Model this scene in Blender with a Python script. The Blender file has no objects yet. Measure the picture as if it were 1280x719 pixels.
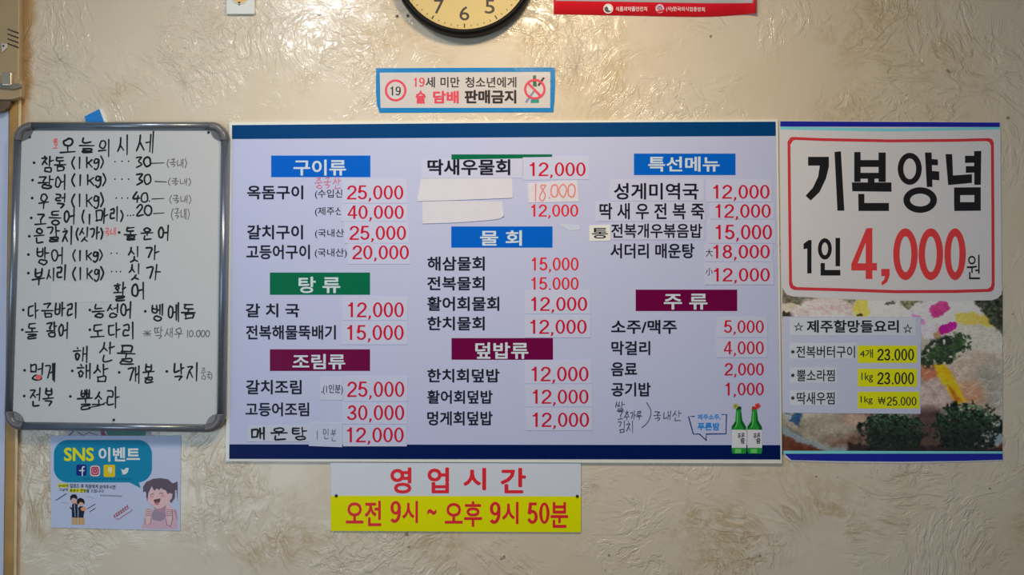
import bpy, bmesh, math, random
import numpy as np
from mathutils import Vector, Matrix
random.seed(7); rng = np.random.default_rng(7)
SC = bpy.context.scene
COL = SC.collection

# ------------------------------------------------------------------ camera
W, H, LENS = 1280, 719, 32.0
FPX = W * LENS / 36.0
DIST = FPX * 0.00182                      # 1.82 mm per pixel on the wall
CAMZ, PITCH = 1.55, math.radians(1.5)
cd = bpy.data.cameras.new('camera'); cam = bpy.data.objects.new('camera', cd)
COL.objects.link(cam); SC.camera = cam
cd.lens = LENS; cd.sensor_width = 36; cd.clip_start = 0.01
cam.location = (0, -DIST, CAMZ); cam.rotation_euler = (math.pi / 2 + PITCH, 0, 0)

# ------------------------------------------------------------------ light
vs = SC.view_settings
vs.view_transform = 'Standard'; vs.look = 'None'; vs.gamma = 1; vs.use_curve_mapping = False
vs.exposure = 0.0
wd = bpy.data.worlds.new('world'); SC.world = wd; wd.use_nodes = True
bg = wd.node_tree.nodes['Background']; bg.inputs[0].default_value = (0.55, 0.78, 1.0, 1); bg.inputs[1].default_value = 0.28

def area(name, loc, target, size, power, color):
    l = bpy.data.lights.new(name, 'AREA'); l.shape = 'RECTANGLE'; l.size, l.size_y = size
    l.energy = power; l.color = color
    o = bpy.data.objects.new(name, l); COL.objects.link(o); o.location = loc
    o.rotation_euler = (Vector(target) - Vector(loc)).to_track_quat('-Z', 'Y').to_euler()
    return o
area('ceiling_lamp_cool', (-0.62, -0.95, 2.55), (-0.5, -0.6, 0.5), (0.22, 0.36), 6.6, (0.97, 0.98, 1.0))
area('ceiling_lamp_warm', (0.10, -0.85, 2.55), (0.1, -0.5, 0.5), (0.2, 0.2), 10, (1.0, 0.78, 0.50))
area('window_daylight', (-1.9, -3.0, 1.1), (-.4, 0, 1.2), (1.6, 1.4), 19, (0.68, 0.85, 1.0))

# ------------------------------------------------------------------ pixel -> place on a plane parallel to the wall
CP, SP = math.cos(PITCH), math.sin(PITCH)
def P(x, y, d=0.0):
    """photo pixel -> point on the plane d metres in front of the wall"""
    u, v = (x - W / 2) / FPX, -(y - H / 2) / FPX
    dy, dz = CP - v * SP, SP + v * CP
    t = (DIST - d) / dy
    return Vector((u * t, -d, CAMZ + dz * t))
def crop(x0, y0, s): return lambda x, y: (x0 + x / s, y0 + y / s)
ID = lambda x, y: (x, y)

# ------------------------------------------------------------------ materials
def lin(c): c = c / 255.0; return c / 12.92 if c <= 0.04045 else ((c + 0.055) / 1.055) ** 2.4
EV = 0.62
def alb(r, g, b): return tuple(min(0.92, lin(c) / EV) for c in (r, g, b))
MATS = {}
def mat(name, rgb, rough=0.5, metal=0.0, spec=0.5, grain=0.06, scale=60, bump=0.0, coat=0.0, bscale=None):
    if name in MATS: return MATS[name]
    m = bpy.data.materials.new(name); m.use_nodes = True; nt = m.node_tree; b = nt.nodes['Principled BSDF']
    c = alb(*rgb)
    n = nt.nodes.new('ShaderNodeTexNoise'); n.inputs['Scale'].default_value = scale; n.inputs['Detail'].default_value = 4
    tc = nt.nodes.new('ShaderNodeTexCoord'); nt.links.new(tc.outputs['Object'], n.inputs['Vector'])
    mx = nt.nodes.new('ShaderNodeMix'); mx.data_type = 'RGBA'
    mx.inputs['A'].default_value = (*[x * (1 - grain) for x in c], 1); mx.inputs['B'].default_value = (*[min(1, x * (1 + grain)) for x in c], 1)
    nt.links.new(n.outputs[0], mx.inputs['Factor']); nt.links.new(mx.outputs['Result'], b.inputs['Base Color'])
    b.inputs['Roughness'].default_value = rough; b.inputs['Metallic'].default_value = metal
    b.inputs['Specular IOR Level'].default_value = spec; b.inputs['Coat Weight'].default_value = coat; b.inputs['Coat Roughness'].default_value = 0.08
    if bump:
        n2 = nt.nodes.new('ShaderNodeTexNoise'); n2.inputs['Scale'].default_value = bscale or scale; n2.inputs['Detail'].default_value = 3
        nt.links.new(tc.outputs['Object'], n2.inputs['Vector'])
        bp = nt.nodes.new('ShaderNodeBump'); bp.inputs['Strength'].default_value = bump; bp.inputs['Distance'].default_value = 0.004
        nt.links.new(n2.outputs[0], bp.inputs['Height']); nt.links.new(bp.outputs[0], b.inputs['Normal'])
        if coat: nt.links.new(bp.outputs[0], b.inputs['Coat Normal'])
    MATS[name] = m; return m

def wall_material():
    m = bpy.data.materials.new('troweled_plaster'); m.use_nodes = True; nt = m.node_tree; b = nt.nodes['Principled BSDF']
    N = lambda t, **k: _n(nt, t, **k); L = nt.links.new
    def _n(nt, t, **k):
        n = nt.nodes.new('ShaderNode' + t)
        for a, v in k.items(): setattr(n, a, v)
        return n
    def math_(op, a, bb=None, clamp=False):
        n = N('Math', operation=op, use_clamp=clamp)
        for i, v in enumerate((a, bb)):
            if v is None: continue
            if isinstance(v, (int, float)): n.inputs[i].default_value = v
            else: L(v, n.inputs[i])
        return n.outputs[0]
    def ramp(v, lo, hi, a=0.0, z=1.0):
        n = N('MapRange', interpolation_type='SMOOTHSTEP'); L(v, n.inputs['Value'])
        n.inputs['From Min'].default_value = lo; n.inputs['From Max'].default_value = hi
        n.inputs['To Min'].default_value = a; n.inputs['To Max'].default_value = z; return n.outputs[0]
    def noise(vec, sc, det=3, rough=.5, dist=0.0):
        n = N('TexNoise'); L(vec, n.inputs['Vector']); n.inputs['Scale'].default_value = sc
        n.inputs['Detail'].default_value = det; n.inputs['Roughness'].default_value = rough; n.inputs['Distortion'].default_value = dist; return n
    def vm(op, a, c):
        n = N('VectorMath', operation=op)
        for i, v in enumerate((a, c)):
            if isinstance(v, tuple): n.inputs[i].default_value = v
            else: L(v, n.inputs[i])
        return n.outputs[0]
    tc = N('TexCoord').outputs['Object']
    sep = N('SeparateXYZ'); L(tc, sep.inputs[0]); X, Z = sep.outputs[0], sep.outputs[2]
    flat = N('CombineXYZ'); L(X, flat.inputs[0]); L(Z, flat.inputs[1]); p0 = flat.outputs[0]
    nd = noise(p0, 2.6, 2); wob = vm('MULTIPLY', vm('SUBTRACT', nd.outputs[1], (.5, .5, .5)), (.20, .20, 0))
    nd2 = noise(p0, 14, 2); wob2 = vm('MULTIPLY', vm('SUBTRACT', nd2.outputs[1], (.5, .5, .5)), (.022, .022, 0))
    p = vm('ADD', vm('ADD', p0, wob), wob2)
    def strokes(scale, seed, rf, af):
        v = N('TexVoronoi', voronoi_dimensions='2D', feature='F1'); v.inputs['Scale'].default_value = scale
        q = vm('ADD', p, (seed, seed * 1.7, 0)); L(q, v.inputs['Vector'])
        off = vm('MULTIPLY', vm('SUBTRACT', v.outputs['Color'], (.5, .5, .5)), (.16, .16, 0))
        d = vm('ADD', vm('SUBTRACT', q, v.outputs['Position']), off)
        s = N('SeparateXYZ'); L(d, s.inputs[0])
        ang = math_('ARCTAN2', s.outputs[0], s.outputs[1])
        ln = N('VectorMath', operation='LENGTH'); L(d, ln.inputs[0])
        c = N('CombineXYZ'); L(math_('MULTIPLY', ln.outputs['Value'], rf), c.inputs[0]); L(math_('MULTIPLY', ang, af), c.inputs[1])
        cs = N('SeparateXYZ'); L(v.outputs['Color'], cs.inputs[0]); L(math_('MULTIPLY', cs.outputs[2], 40), c.inputs[2])
        n = noise(c.outputs[0], 1.0, 4, .6, .9).outputs[0]
        rid = math_('SUBTRACT', 1.0, math_('ABSOLUTE', math_('MULTIPLY', math_('SUBTRACT', n, .5), 11.0)))
        return n, math_('MAXIMUM', rid, 0.0)
    n1, r1 = strokes(1.9, 3.1, 34, 3.0)
    n2, r2 = strokes(3.4, 9.4, 46, 2.4)
    mk1 = ramp(noise(vm('ADD', p0, (4.2, 1.3, 0)), 3.4, 3, .55).outputs[0], .45, .58)
    mk2 = ramp(noise(vm('ADD', p0, (8.9, 5.1, 0)), 4.2, 3, .55).outputs[0], .48, .64)
    s1 = math_('MULTIPLY', r1, mk1); s2 = math_('MULTIPLY', r2, mk2)
    w1 = math_('ADD', math_('MULTIPLY', ramp(n1, .47, .56), mk1), math_('MULTIPLY', ramp(n2, .50, .58), mk2))
    fine = noise(p0, 55, 3).outputs[0]; broad = noise(p0, 7, 2).outputs[0]
    h = math_('ADD', math_('ADD', math_('MULTIPLY', s1, .55), math_('MULTIPLY', s2, .45)), math_('ADD', math_('MULTIPLY', w1, .75), math_('ADD', math_('MULTIPLY', fine, .16), math_('MULTIPLY', broad, .9))))
    bp = N('Bump'); bp.inputs['Strength'].default_value = .7; bp.inputs['Distance'].default_value = .0022; L(h, bp.inputs['Height'])
    L(bp.outputs[0], b.inputs['Normal']); L(bp.outputs[0], b.inputs['Coat Normal'])
    # colour: cream lacquered plaster, ochre glaze left in some of the strokes
    def mixc(f, a, c):
        n = N('Mix', data_type='RGBA')
        if isinstance(f, float): n.inputs['Factor'].default_value = f
        else: L(f, n.inputs['Factor'])
        for k, v in (('A', a), ('B', c)):
            if isinstance(v, tuple): n.inputs[k].default_value = (*v, 1)
            else: L(v, n.inputs[k])
        return n.outputs['Result']
    c0 = mixc(ramp(noise(p0, 1.6, 3).outputs[0], .35, .68), alb(190, 178, 160), alb(185, 170, 146))
    mk3 = ramp(noise(vm('ADD', p0, (1.7, 7.7, 0)), 3.0, 3, .6).outputs[0], .50, .66)
    c1 = mixc(math_('MULTIPLY', math_('MULTIPLY', math_('ADD', r1, math_('MULTIPLY', r2, .8)), mk3), .45, True), c0, alb(158, 134, 92))
    c2 = mixc(math_('MULTIPLY', ramp(noise(p, 22, 4, .6).outputs[0], .60, .76), math_('MULTIPLY', mk3, .28)), c1, alb(156, 132, 92))
    # ochre stain running down beside the wooden trim
    xe = math_('ADD', X, math_('MULTIPLY', math_('SUBTRACT', noise(p0, 16, 4, .6).outputs[0], .5), .05))
    st = math_('MULTIPLY', ramp(xe, P(36, 60).x, P(46, 60).x, 1, 0), ramp(Z, P(0, 200).z, P(0, 120).z))
    c3 = mixc(math_('MULTIPLY', st, .8), c2, alb(160, 122, 66))
    spk = ramp(noise(vm('ADD', p0, (3.3, 2.2, 0)), 38, 1).outputs[0], .765, .79)
    c4 = mixc(math_('MULTIPLY', spk, .7), c3, alb(95, 75, 58))
    L(c4, b.inputs['Base Color'])
    b.inputs['Roughness'].default_value = .42; b.inputs['Coat Weight'].default_value = 1.0; b.inputs['Coat Roughness'].default_value = .14
    L(ramp(noise(p0, 3, 2).outputs[0], .35, .65, .34, .5), b.inputs['Roughness'])
    return m

# ------------------------------------------------------------------ object helpers
def obj(name, verts, faces, m, parent=None, smooth=False):
    me = bpy.data.meshes.new(name); me.from_pydata([tuple(v) for v in verts], [], faces)
    bm = bmesh.new(); bm.from_mesh(me); bmesh.ops.recalc_face_normals(bm, faces=bm.faces); bm.to_mesh(me); bm.free()
    return link(name, me, m, parent, smooth)
def link(name, me, m, parent=None, smooth=False):
    if m is not None: me.materials.append(m)
    if smooth:
        for p in me.polygons: p.use_smooth = True
    o = bpy.data.objects.new(name, me); COL.objects.link(o)
    if parent is not None:
        o.parent = parent; o.matrix_parent_inverse = Matrix.Translation(-root_loc(parent))
    return o
def root_loc(p): return p.location if p.type == 'EMPTY' else Vector()   # a part's own world matrix is the identity
def thing(name, label, cat, loc, group=None):
    o = bpy.data.objects.new(name, None); COL.objects.link(o); o.location = loc; o.empty_display_size = .03
    o['label'] = label; o['category'] = cat
    if group: o['group'] = group
    return o
def flat_me(name, polys, m, parent, F=ID, d=0.0, k=None):
    """printed flat shapes: list of polygons in pixels"""
    vs_, fs = [], []
    for poly in polys:
        i = len(vs_); e = d + (len(fs) % 16) * 1.2e-5; vs_ += [P(*F(*q), e) for q in poly]; fs.append(list(range(i, i + len(poly))))
    me = bpy.data.meshes.new(name); me.from_pydata([tuple(v) for v in vs_], [], fs)
    face_front(me)
    return link(name, me, m, parent)
def face_front(me):
    bm = bmesh.new(); bm.from_mesh(me); bm.normal_update()
    bad = [f for f in bm.faces if f.normal.y > 0]
    if bad: bmesh.ops.reverse_faces(bm, faces=bad)
    bm.to_mesh(me); bm.free()
def slab(name, poly, m, parent, back, front, F=ID, bevel=0.0):
    """prism with the pixel outline poly, from back to front metres off the wall"""
    pts = [P(*F(*q), front) for q in poly]; n = len(pts)
    v = [Vector((p.x, -front, p.z)) for p in pts] + [Vector((p.x, -back, p.z)) for p in pts]
    fs = [list(range(n)), list(range(2 * n - 1, n - 1, -1))] + [[i, (i + 1) % n, n + (i + 1) % n, n + i] for i in range(n)]
    o = obj(name, v, fs, m, parent)
    if bevel:
        md = o.modifiers.new('bevel', 'BEVEL'); md.width = bevel; md.segments = 3; md.limit_method = 'ANGLE'; md.angle_limit = math.radians(35)
        for p in o.data.polygons: p.use_smooth = len(p.vertices) == 4
    return o
def rect(x0, y0, x1, y1): return [(x0, y0), (x1, y0), (x1, y1), (x0, y1)]
def ell(cx, cy, rx, ry=None, n=28, a0=0, a1=360):
    ry = rx if ry is None else ry
    k = n if a1 - a0 >= 360 else n + 1
    return [(cx + rx * math.cos(math.radians(a0 + (a1 - a0) * i / n)), cy + ry * math.sin(math.radians(a0 + (a1 - a0) * i / n))) for i in range(k)]
def ringp(cx, cy, rx, ry, tx, ty=None, n=32):
    ty = tx if ty is None else ty
    A = ell(cx, cy, rx, ry, n); B = ell(cx, cy, rx - tx, ry - ty, n)
    return [[A[i], A[(i + 1) % n], B[(i + 1) % n], B[i]] for i in range(n)]
def rrect(x0, y0, x1, y1, r, n=6):
    o = []
    for cx, cy, a in ((x1 - r, y0 + r, -90), (x1 - r, y1 - r, 0), (x0 + r, y1 - r, 90), (x0 + r, y0 + r, 180)):
        o += [(cx + r * math.cos(math.radians(a + 90 * i / n)), cy + r * math.sin(math.radians(a + 90 * i / n))) for i in range(n + 1)]
    return o
def frame_poly(A, B): n = len(A); return [[A[i], A[(i + 1) % n], B[(i + 1) % n], B[i]] for i in range(n)]

# lettering from the built-in font, fitted into a pixel box -----------------
FONT = bpy.data.fonts.load('<builtin>')
TC = {}
def glyphs(s, bold, shear=0):
    key = (s, bold, shear)
    if key not in TC:
        c = bpy.data.curves.new('t', 'FONT'); c.font = FONT; c.body = s; c.resolution_u = 3; c.shear = shear
        o = bpy.data.objects.new('t', c); me = bpy.data.meshes.new_from_object(o)
        co = np.array([v.co[:2] for v in me.vertices]); fs = [list(p.vertices) for p in me.polygons]; n = len(co)
        if bold:                                   # heavier weight: the same outline struck again all round
            k = 6 if bold < .03 else 10
            sh = [(bold * math.cos(2 * math.pi * i / k), bold * math.sin(2 * math.pi * i / k)) for i in range(k)]
            fs = [[j + i * n for j in f] for i in range(k) for f in fs]; co = np.concatenate([co + np.array(q) for q in sh])
        TC[key] = (co, fs, n)
        bpy.data.objects.remove(o); bpy.data.curves.remove(c); bpy.data.meshes.remove(me)
    return TC[key]
def fribbon(pts, w):
    L_, R_ = [], []
    for i, p in enumerate(pts):
        a, b = pts[max(i - 1, 0)], pts[min(i + 1, len(pts) - 1)]; dx, dy = b[0] - a[0], b[1] - a[1]; l = math.hypot(dx, dy) or 1
        L_.append((p[0] - dy / l * w / 2, p[1] + dx / l * w / 2)); R_.append((p[0] + dy / l * w / 2, p[1] - dx / l * w / 2))
    return [[L_[i], L_[i + 1], R_[i + 1], R_[i]] for i in range(len(pts) - 1)]
def arc(cx, cy, rx, ry, a0, a1, n=14): return [(cx + rx * math.cos(math.radians(a0 + (a1 - a0) * i / n)), cy + ry * math.sin(math.radians(a0 + (a1 - a0) * i / n))) for i in range(n + 1)]
def digit(c, w):
    """plain grotesque figures, one unit tall and half a unit wide, y down"""
    h = w / 2
    if c == '0': return ringp(.27, .5, .25, .5, w, w * .85, 28)
    if c == '1': return [[(.25, 0), (.36, 0), (.36, 1), (.36 - w, 1), (.36 - w, .27), (.10, .27), (.10, .18), (.2, .13)]]
    if c == '2': return fribbon(arc(.27, .28, .25 - h, .28 - h, -185, 20) + [(.40, .47), (.30, .6), (.15, .76), (.08, .88), (.05, 1)], w) + [rect(.01, 1 - w * .9, .51, 1)]
    if c == '3': return fribbon(arc(.26, .26, .22 - h, .26 - h, -175, 90), w) + fribbon(arc(.25, .73, .26 - h, .27 - h, -90, 175), w) + [rect(.17, .46, .28, .46 + w)]
    if c == '4': return [rect(.42 - w, 0, .42, 1), rect(0, .67, .52, .67 + w * .85), [(.42 - w, 0), (.42 - w, w * 1.5), (.1, .70), (0, .70), (0, .66)]]
    if c == '5': return [rect(.12, 0, .47, w * .9), [(.10, 0), (.10 + w, 0), (.06 + w, .5), (.03, .53)]] + fribbon(arc(.26, .67, .26 - h, .33 - h, -150, 160), w)
    if c == '8': return ringp(.27, .26, .22, .26, w, w * .85) + ringp(.27, .72, .25, .28, w, w * .85)
    if c == '9': return ringp(.27, .31, .25, .31, w, w * .85) + fribbon(arc(.22, .5, .30 - h, .5 - h, -20, 130), w)
    if c == ',': return [[(.06, 1 - w * .9), (.06 + w, 1 - w * .9), (.06 + w, 1.02), (.03 + w * .6, 1.16), (.03, 1.16), (.07, 1.02)]]
    if c == '.': return [rect(.08, 1 - w, .08 + w, 1)]
def figures(s, box, m, parent, F, d, w=.118, name='price_lettering'):
    polys, x = [], 0.0
    for c in s: polys += [[(x + px, py) for px, py in q] for q in digit(c, w)]; x += .27 if c in ',.' else .565
    xs = [p[0] for q in polys for p in q]; lo, hi = min(xs), max(xs); y1_ = 1.16 if ',' in s else 1.0
    x0, y0, x1, y1 = box
    return flat_me(name, [[(x0 + (px - lo) / (hi - lo) * (x1 - x0), y0 + py / y1_ * (y1 - y0)) for px, py in q] for q in polys], m, parent, F, d)
def text(s, box, m, parent, F=ID, d=0.0, bold=0.02, name='lettering', slope=0.0, shear=0, rot=None):
    co, fs, n0 = glyphs(s, bold, shear); lo, hi = co.min(0), co.max(0)
    x0, y0, x1, y1 = box; v = []
    for i_v, (x, y) in enumerate(co):
        a, b_ = (x - lo[0]) / (hi[0] - lo[0]), (y - lo[1]) / (hi[1] - lo[1])
        px, py = x0 + a * (x1 - x0), y1 - b_ * (y1 - y0) + slope * (a - .5)
        if rot:
            cx, cy = (x0 + x1) / 2, (y0 + y1) / 2; c_, s_ = math.cos(rot), math.sin(rot)
            px, py = cx + (px - cx) * c_ - (py - cy) * s_, cy + (px - cx) * s_ + (py - cy) * c_
        v.append(P(*F(px, py), d + (i_v // n0) * 2.4e-5))
    me = bpy.data.meshes.new(name); me.from_pydata([tuple(p) for p in v], [], fs); face_front(me)
    return link(name, me, m, parent)

# pen strokes -----------------------------------------------------------------
def smooth_line(pts, n=5):
    if len(pts) < 3: return pts
    out = []
    for i in range(len(pts) - 1):
        p0, p1, p2, p3 = pts[max(i - 1, 0)], pts[i], pts[i + 1], pts[min(i + 2, len(pts) - 1)]
        for k in range(n):
            t = k / n
            out.append(tuple(.5 * (2 * p1[j] + (p2[j] - p0[j]) * t + (2 * p0[j] - 5 * p1[j] + 4 * p2[j] - p3[j]) * t * t + (3 * p1[j] - p0[j] - 3 * p2[j] + p3[j]) * t ** 3) for j in (0, 1)))
    return out + [pts[-1]]
def ribbon(pts, w):
    """polygons of a round-ended pen stroke of width w"""
    pts = [pts[0]] + [b for a, b in zip(pts, pts[1:]) if math.dist(a, b) > 1e-4]
    if len(pts) == 1: return [ell(*pts[0], w * .6, w * .6, 8)]
    L_, R_ = [], []
    for i, p in enumerate(pts):
        a, b = pts[max(i - 1, 0)], pts[min(i + 1, len(pts) - 1)]
        dx, dy = b[0] - a[0], b[1] - a[1]; l = math.hypot(dx, dy) or 1
        hw = w * .5 * (1.0 if i < len(pts) - 1 else .72)
        L_.append((p[0] - dy / l * hw, p[1] + dx / l * hw)); R_.append((p[0] + dy / l * hw, p[1] - dx / l * hw))
    q = [[L_[i], L_[i + 1], R_[i + 1], R_[i]] for i in range(len(pts) - 1)]
    return q + [ell(*pts[0], w * .5, w * .5, 8), ell(*pts[-1], w * .36, w * .36, 8)]
O_ = [(.5 + .46 * math.sin(a), .5 - .46 * math.cos(a)) for a in [i * math.pi / 4.5 for i in range(10)]]
CONS = {'ㄱ': [[(0, .1), (.85, .06), (.7, .55), (.45, 1)]], 'ㄴ': [[(.12, 0), (.1, .85), (.4, .92), (1, .8)]],
 'ㄷ': [[(.08, .1), (.95, .05)], [(.1, .12), (.1, .88), (1, .85)]], 'ㄹ': [[(.05, .08), (.85, .05), (.8, .45), (.12, .5), (.1, .92), (1, .88)]],
 'ㅁ': [[(.12, .05), (.15, .95)], [(.12, .08), (.9, .06), (.86, .92)], [(.15, .92), (.88, .9)]], 'ㅂ': [[(.12, 0), (.16, .92), (.85, .92), (.9, 0)], [(.15, .5), (.86, .47)]],
 'ㅅ': [[(.52, 0), (.38, .5), (0, 1)], [(.42, .45), (.95, .92)]], 'ㅇ': [O_], 'ㅈ': [[(.05, .1), (.9, .06), (.5, .45), (0, 1)], [(.5, .48), (1, .95)]],
 'ㅊ': [[(.42, -.05), (.6, .02)], [(.05, .25), (.9, .2), (.5, .52), (0, 1)], [(.5, .55), (1, .97)]], 'ㅋ': [[(0, .1), (.85, .06), (.7, .55), (.45, 1)], [(.05, .5), (.75, .45)]],
 'ㅌ': [[(.08, .06), (.95, .02)], [(.1, .06), (.1, .9), (1, .88)], [(.1, .48), (.85, .45)]], 'ㅍ': [[(0, .1), (1, .06)], [(.3, .1), (.32, .85)], [(.7, .1), (.66, .85)], [(0, .9), (1, .86)]],
 'ㅎ': [[(.4, -.05), (.62, 0)], [(.05, .24), (.95, .2)], [(x * .56 + .22, y * .56 + .42) for x, y in O_]]}
for k, b in {'ㄲ': 'ㄱ', 'ㄸ': 'ㄷ', 'ㅃ': 'ㅂ', 'ㅆ': 'ㅅ', 'ㅉ': 'ㅈ'}.items():
    CONS[k] = [[(x * .46 + o_, y) for x, y in s] for o_ in (0, .54) for s in CONS[b]]
VOWV = {'ㅏ': [[(.3, 0), (.32, 1)], [(.32, .48), (1, .42)]], 'ㅑ': [[(.3, 0), (.32, 1)], [(.32, .35), (1, .32)], [(.32, .6), (1, .58)]],
 'ㅓ': [[(.8, 0), (.82, 1)], [(.1, .5), (.8, .44)]], 'ㅕ': [[(.8, 0), (.82, 1)], [(.1, .36), (.8, .32)], [(.1, .6), (.8, .58)]], 'ㅣ': [[(.6, 0), (.62, 1)]],
 'ㅐ': [[(.2, .05), (.22, .92)], [(.22, .5), (.75, .46)], [(.78, -.03), (.8, 1)]], 'ㅔ': [[(.5, .05), (.52, .92)], [(0, .5), (.5, .46)], [(.92, -.03), (.95, 1)]]}
VOWH = {'ㅗ': [[(.5, .0), (.5, .7)], [(0, .8), (1, .7)]], 'ㅛ': [[(.33, .1), (.35, .7)], [(.66, .1), (.66, .7)], [(0, .8), (1, .72)]],
 'ㅜ': [[(0, .25), (1, .15)], [(.52, .2), (.5, 1)]], 'ㅠ': [[(0, .25), (1, .15)], [(.35, .2), (.3, 1)], [(.68, .2), (.7, 1)]], 'ㅡ': [[(0, .55), (1, .45)]]}
MIX = {'ㅘ': ('ㅗ', 'ㅏ'), 'ㅚ': ('ㅗ', 'ㅣ'), 'ㅢ': ('ㅡ', 'ㅣ'), 'ㅟ': ('ㅜ', 'ㅣ'), 'ㅝ': ('ㅜ', 'ㅓ')}
CH = {'0': [O_], '1': [[(.5, 0), (.48, 1)]], '2': [[(.05, .25), (.5, 0), (.85, .3), (.1, .95), (1, .9)]], '3': [[(.1, .08), (.85, .05), (.4, .42), (.9, .7), (.1, 1)]],
 '4': [[(.5, 0), (.05, .6), (.95, .55)], [(.7, .3), (.65, 1)]], '8': [[(.75, .1), (.2, .15), (.75, .7), (.5, 1), (.15, .75), (.8, .1)]], '(': [[(.8, 0), (.2, .5), (.8, 1)]], ')': [[(.2, 0), (.8, .5), (.2, 1)]],
 'k': [[(.1, .0), (.1, .95)], [(.85, .25), (.15, .6)], [(.35, .5), (.95, .95)]], 'g': [[(.85, .15), (.3, .1), (.15, .45), (.6, .5), (.85, .15), (.8, .8), (.45, 1.1), (.1, .95)]],
 '.': [[(.5, .95)]], '-': [[(0, .5), (1, .48)]], '*': [[(.1, .1), (.9, .9)], [(.9, .1), (.1, .9)], [(.5, 0), (.5, 1)], [(0, .5), (1, .5)]], ' ': []}
LI = 'ㄱㄲㄴㄷㄸㄹㅁㅂㅃㅅㅆㅇㅈㅉㅊㅋㅌㅍㅎ'; VI = 'ㅏㅐㅑㅒㅓㅔㅕㅖㅗㅘㅙㅚㅛㅜㅝㅞㅟㅠㅡㅢㅣ'; TI = ' ㄱㄲㄳㄴㄵㄶㄷㄹㄺㄻㄼㄽㄾㄿㅀㅁㅂㅄㅅㅆㅇㅈㅊㅋㅌㅍㅎ'
def strokes_of(ch):
    c = ord(ch) - 0xAC00
    if not 0 <= c < 11172: return CH[ch]
    l, v, t = LI[c // 588], VI[c % 588 // 28], TI[c % 28]
    out = []
    def put(ss, x0, y0, x1, y1): out.extend([[(x0 + (x1 - x0) * x, y0 + (y1 - y0) * y) for x, y in s] for s in ss])
    T = t != ' '; yb = .60 if T else 1.0
    if v in VOWV:
        put(CONS[l], 0, .08 * (not T), .52, .5 if T else .85); put(VOWV[v], .56, -.04, 1, .62 if T else 1)
    elif v in VOWH:
        put(CONS[l], .18, 0, .82, .34 if T else .52); put(VOWH[v], 0, .36 if T else .52, 1, .64 if T else 1)
    else:
        h_, w_ = MIX[v]
        put(CONS[l], .05, 0, .58, .36 if T else .5); put(VOWH[h_], 0, .36 if T else .5, .66, .6 if T else .85); put(VOWV[w_], .66, -.04, 1, .66 if T else 1)
    if T: put(CONS[t], .2, .68, .92, 1.0)
    return out
def pen(items, m, parent, F, d, w, name='handwriting', slant=.04, jit=.042):
    """items: (string, x0, y0, x1, y1) in crop pixels; one mesh of pen strokes for each word"""
    polys, last = [], None
    for s, x0, y0, x1, y1 in items:
        if last is not None and x0 - last > .35 * (y1 - y0): flat_me(name, polys, m, parent, F, d); polys = []
        last = x1
        wd_ = [.45 if c in '()1.' else (.8 if c in 'kg0234' else 1.0) for c in s]; tot = sum(wd_); xx = x0
        for c, q in zip(s, wd_):
            cw = (x1 - x0) * q / tot; a, b = xx + cw * .04, xx + cw * .94; xx += cw
            for st in strokes_of(c):
                pts = [(a + (b - a) * (x + random.uniform(-jit, jit) + slant * (.5 - y)), y0 + (y1 - y0) * (y + random.uniform(-jit, jit))) for x, y in st]
                polys += ribbon(smooth_line(pts), w * random.uniform(.88, 1.12))
    return flat_me(name, polys, m, parent, F, d)
def line(pts, w, m, parent, F=ID, d=0.0, name='pen_line', smooth=True):
    return flat_me(name, ribbon(smooth_line(pts) if smooth else pts, w), m, parent, F, d)

# ------------------------------------------------------------------ the room
def struct(o): o['kind'] = 'structure'; return o
w_ = obj('wall_back', [(-3.4, 0, 0), (3.4, 0, 0), (3.4, 0, 2.75), (-3.4, 0, 2.75), (-3.4, .12, 0), (3.4, .12, 0), (3.4, .12, 2.75), (-3.4, .12, 2.75)],
         [[0, 1, 2, 3], [5, 4, 7, 6], [0, 4, 5, 1], [3, 2, 6, 7], [1, 5, 6, 2], [0, 3, 7, 4]], wall_material())
struct(w_); w_['label'] = 'cream lacquered plaster wall with swirling trowel strokes'
fl = obj('floor', [(-3.4, -4.5, -.1), (3.4, -4.5, -.1), (3.4, .12, -.1), (-3.4, .12, -.1), (-3.4, -4.5, 0), (3.4, -4.5, 0), (3.4, .12, 0), (-3.4, .12, 0)],
         [[4, 5, 6, 7], [0, 3, 2, 1], [0, 1, 5, 4], [2, 3, 7, 6], [1, 2, 6, 5], [0, 4, 7, 3]], mat('floor_tile', (120, 105, 90), .5, scale=8, grain=.2))
struct(fl); fl['label'] = 'brown dining room floor below the wall'

ce = obj('ceiling', [(-3.4, -4.5, 2.75), (3.4, -4.5, 2.75), (3.4, .12, 2.75), (-3.4, .12, 2.75), (-3.4, -4.5, 2.85), (3.4, -4.5, 2.85), (3.4, .12, 2.85), (-3.4, .12, 2.85)],
         [[4, 5, 6, 7], [0, 3, 2, 1], [0, 1, 5, 4], [2, 3, 7, 6], [1, 2, 6, 5], [0, 4, 7, 3]], mat('ceiling_paint', (150, 148, 142), .8))  # out of view, added so ambient light comes only from the front
struct(ce); ce['label'] = 'plain pale unseen ceiling added above the wall to block ambient light'

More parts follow.
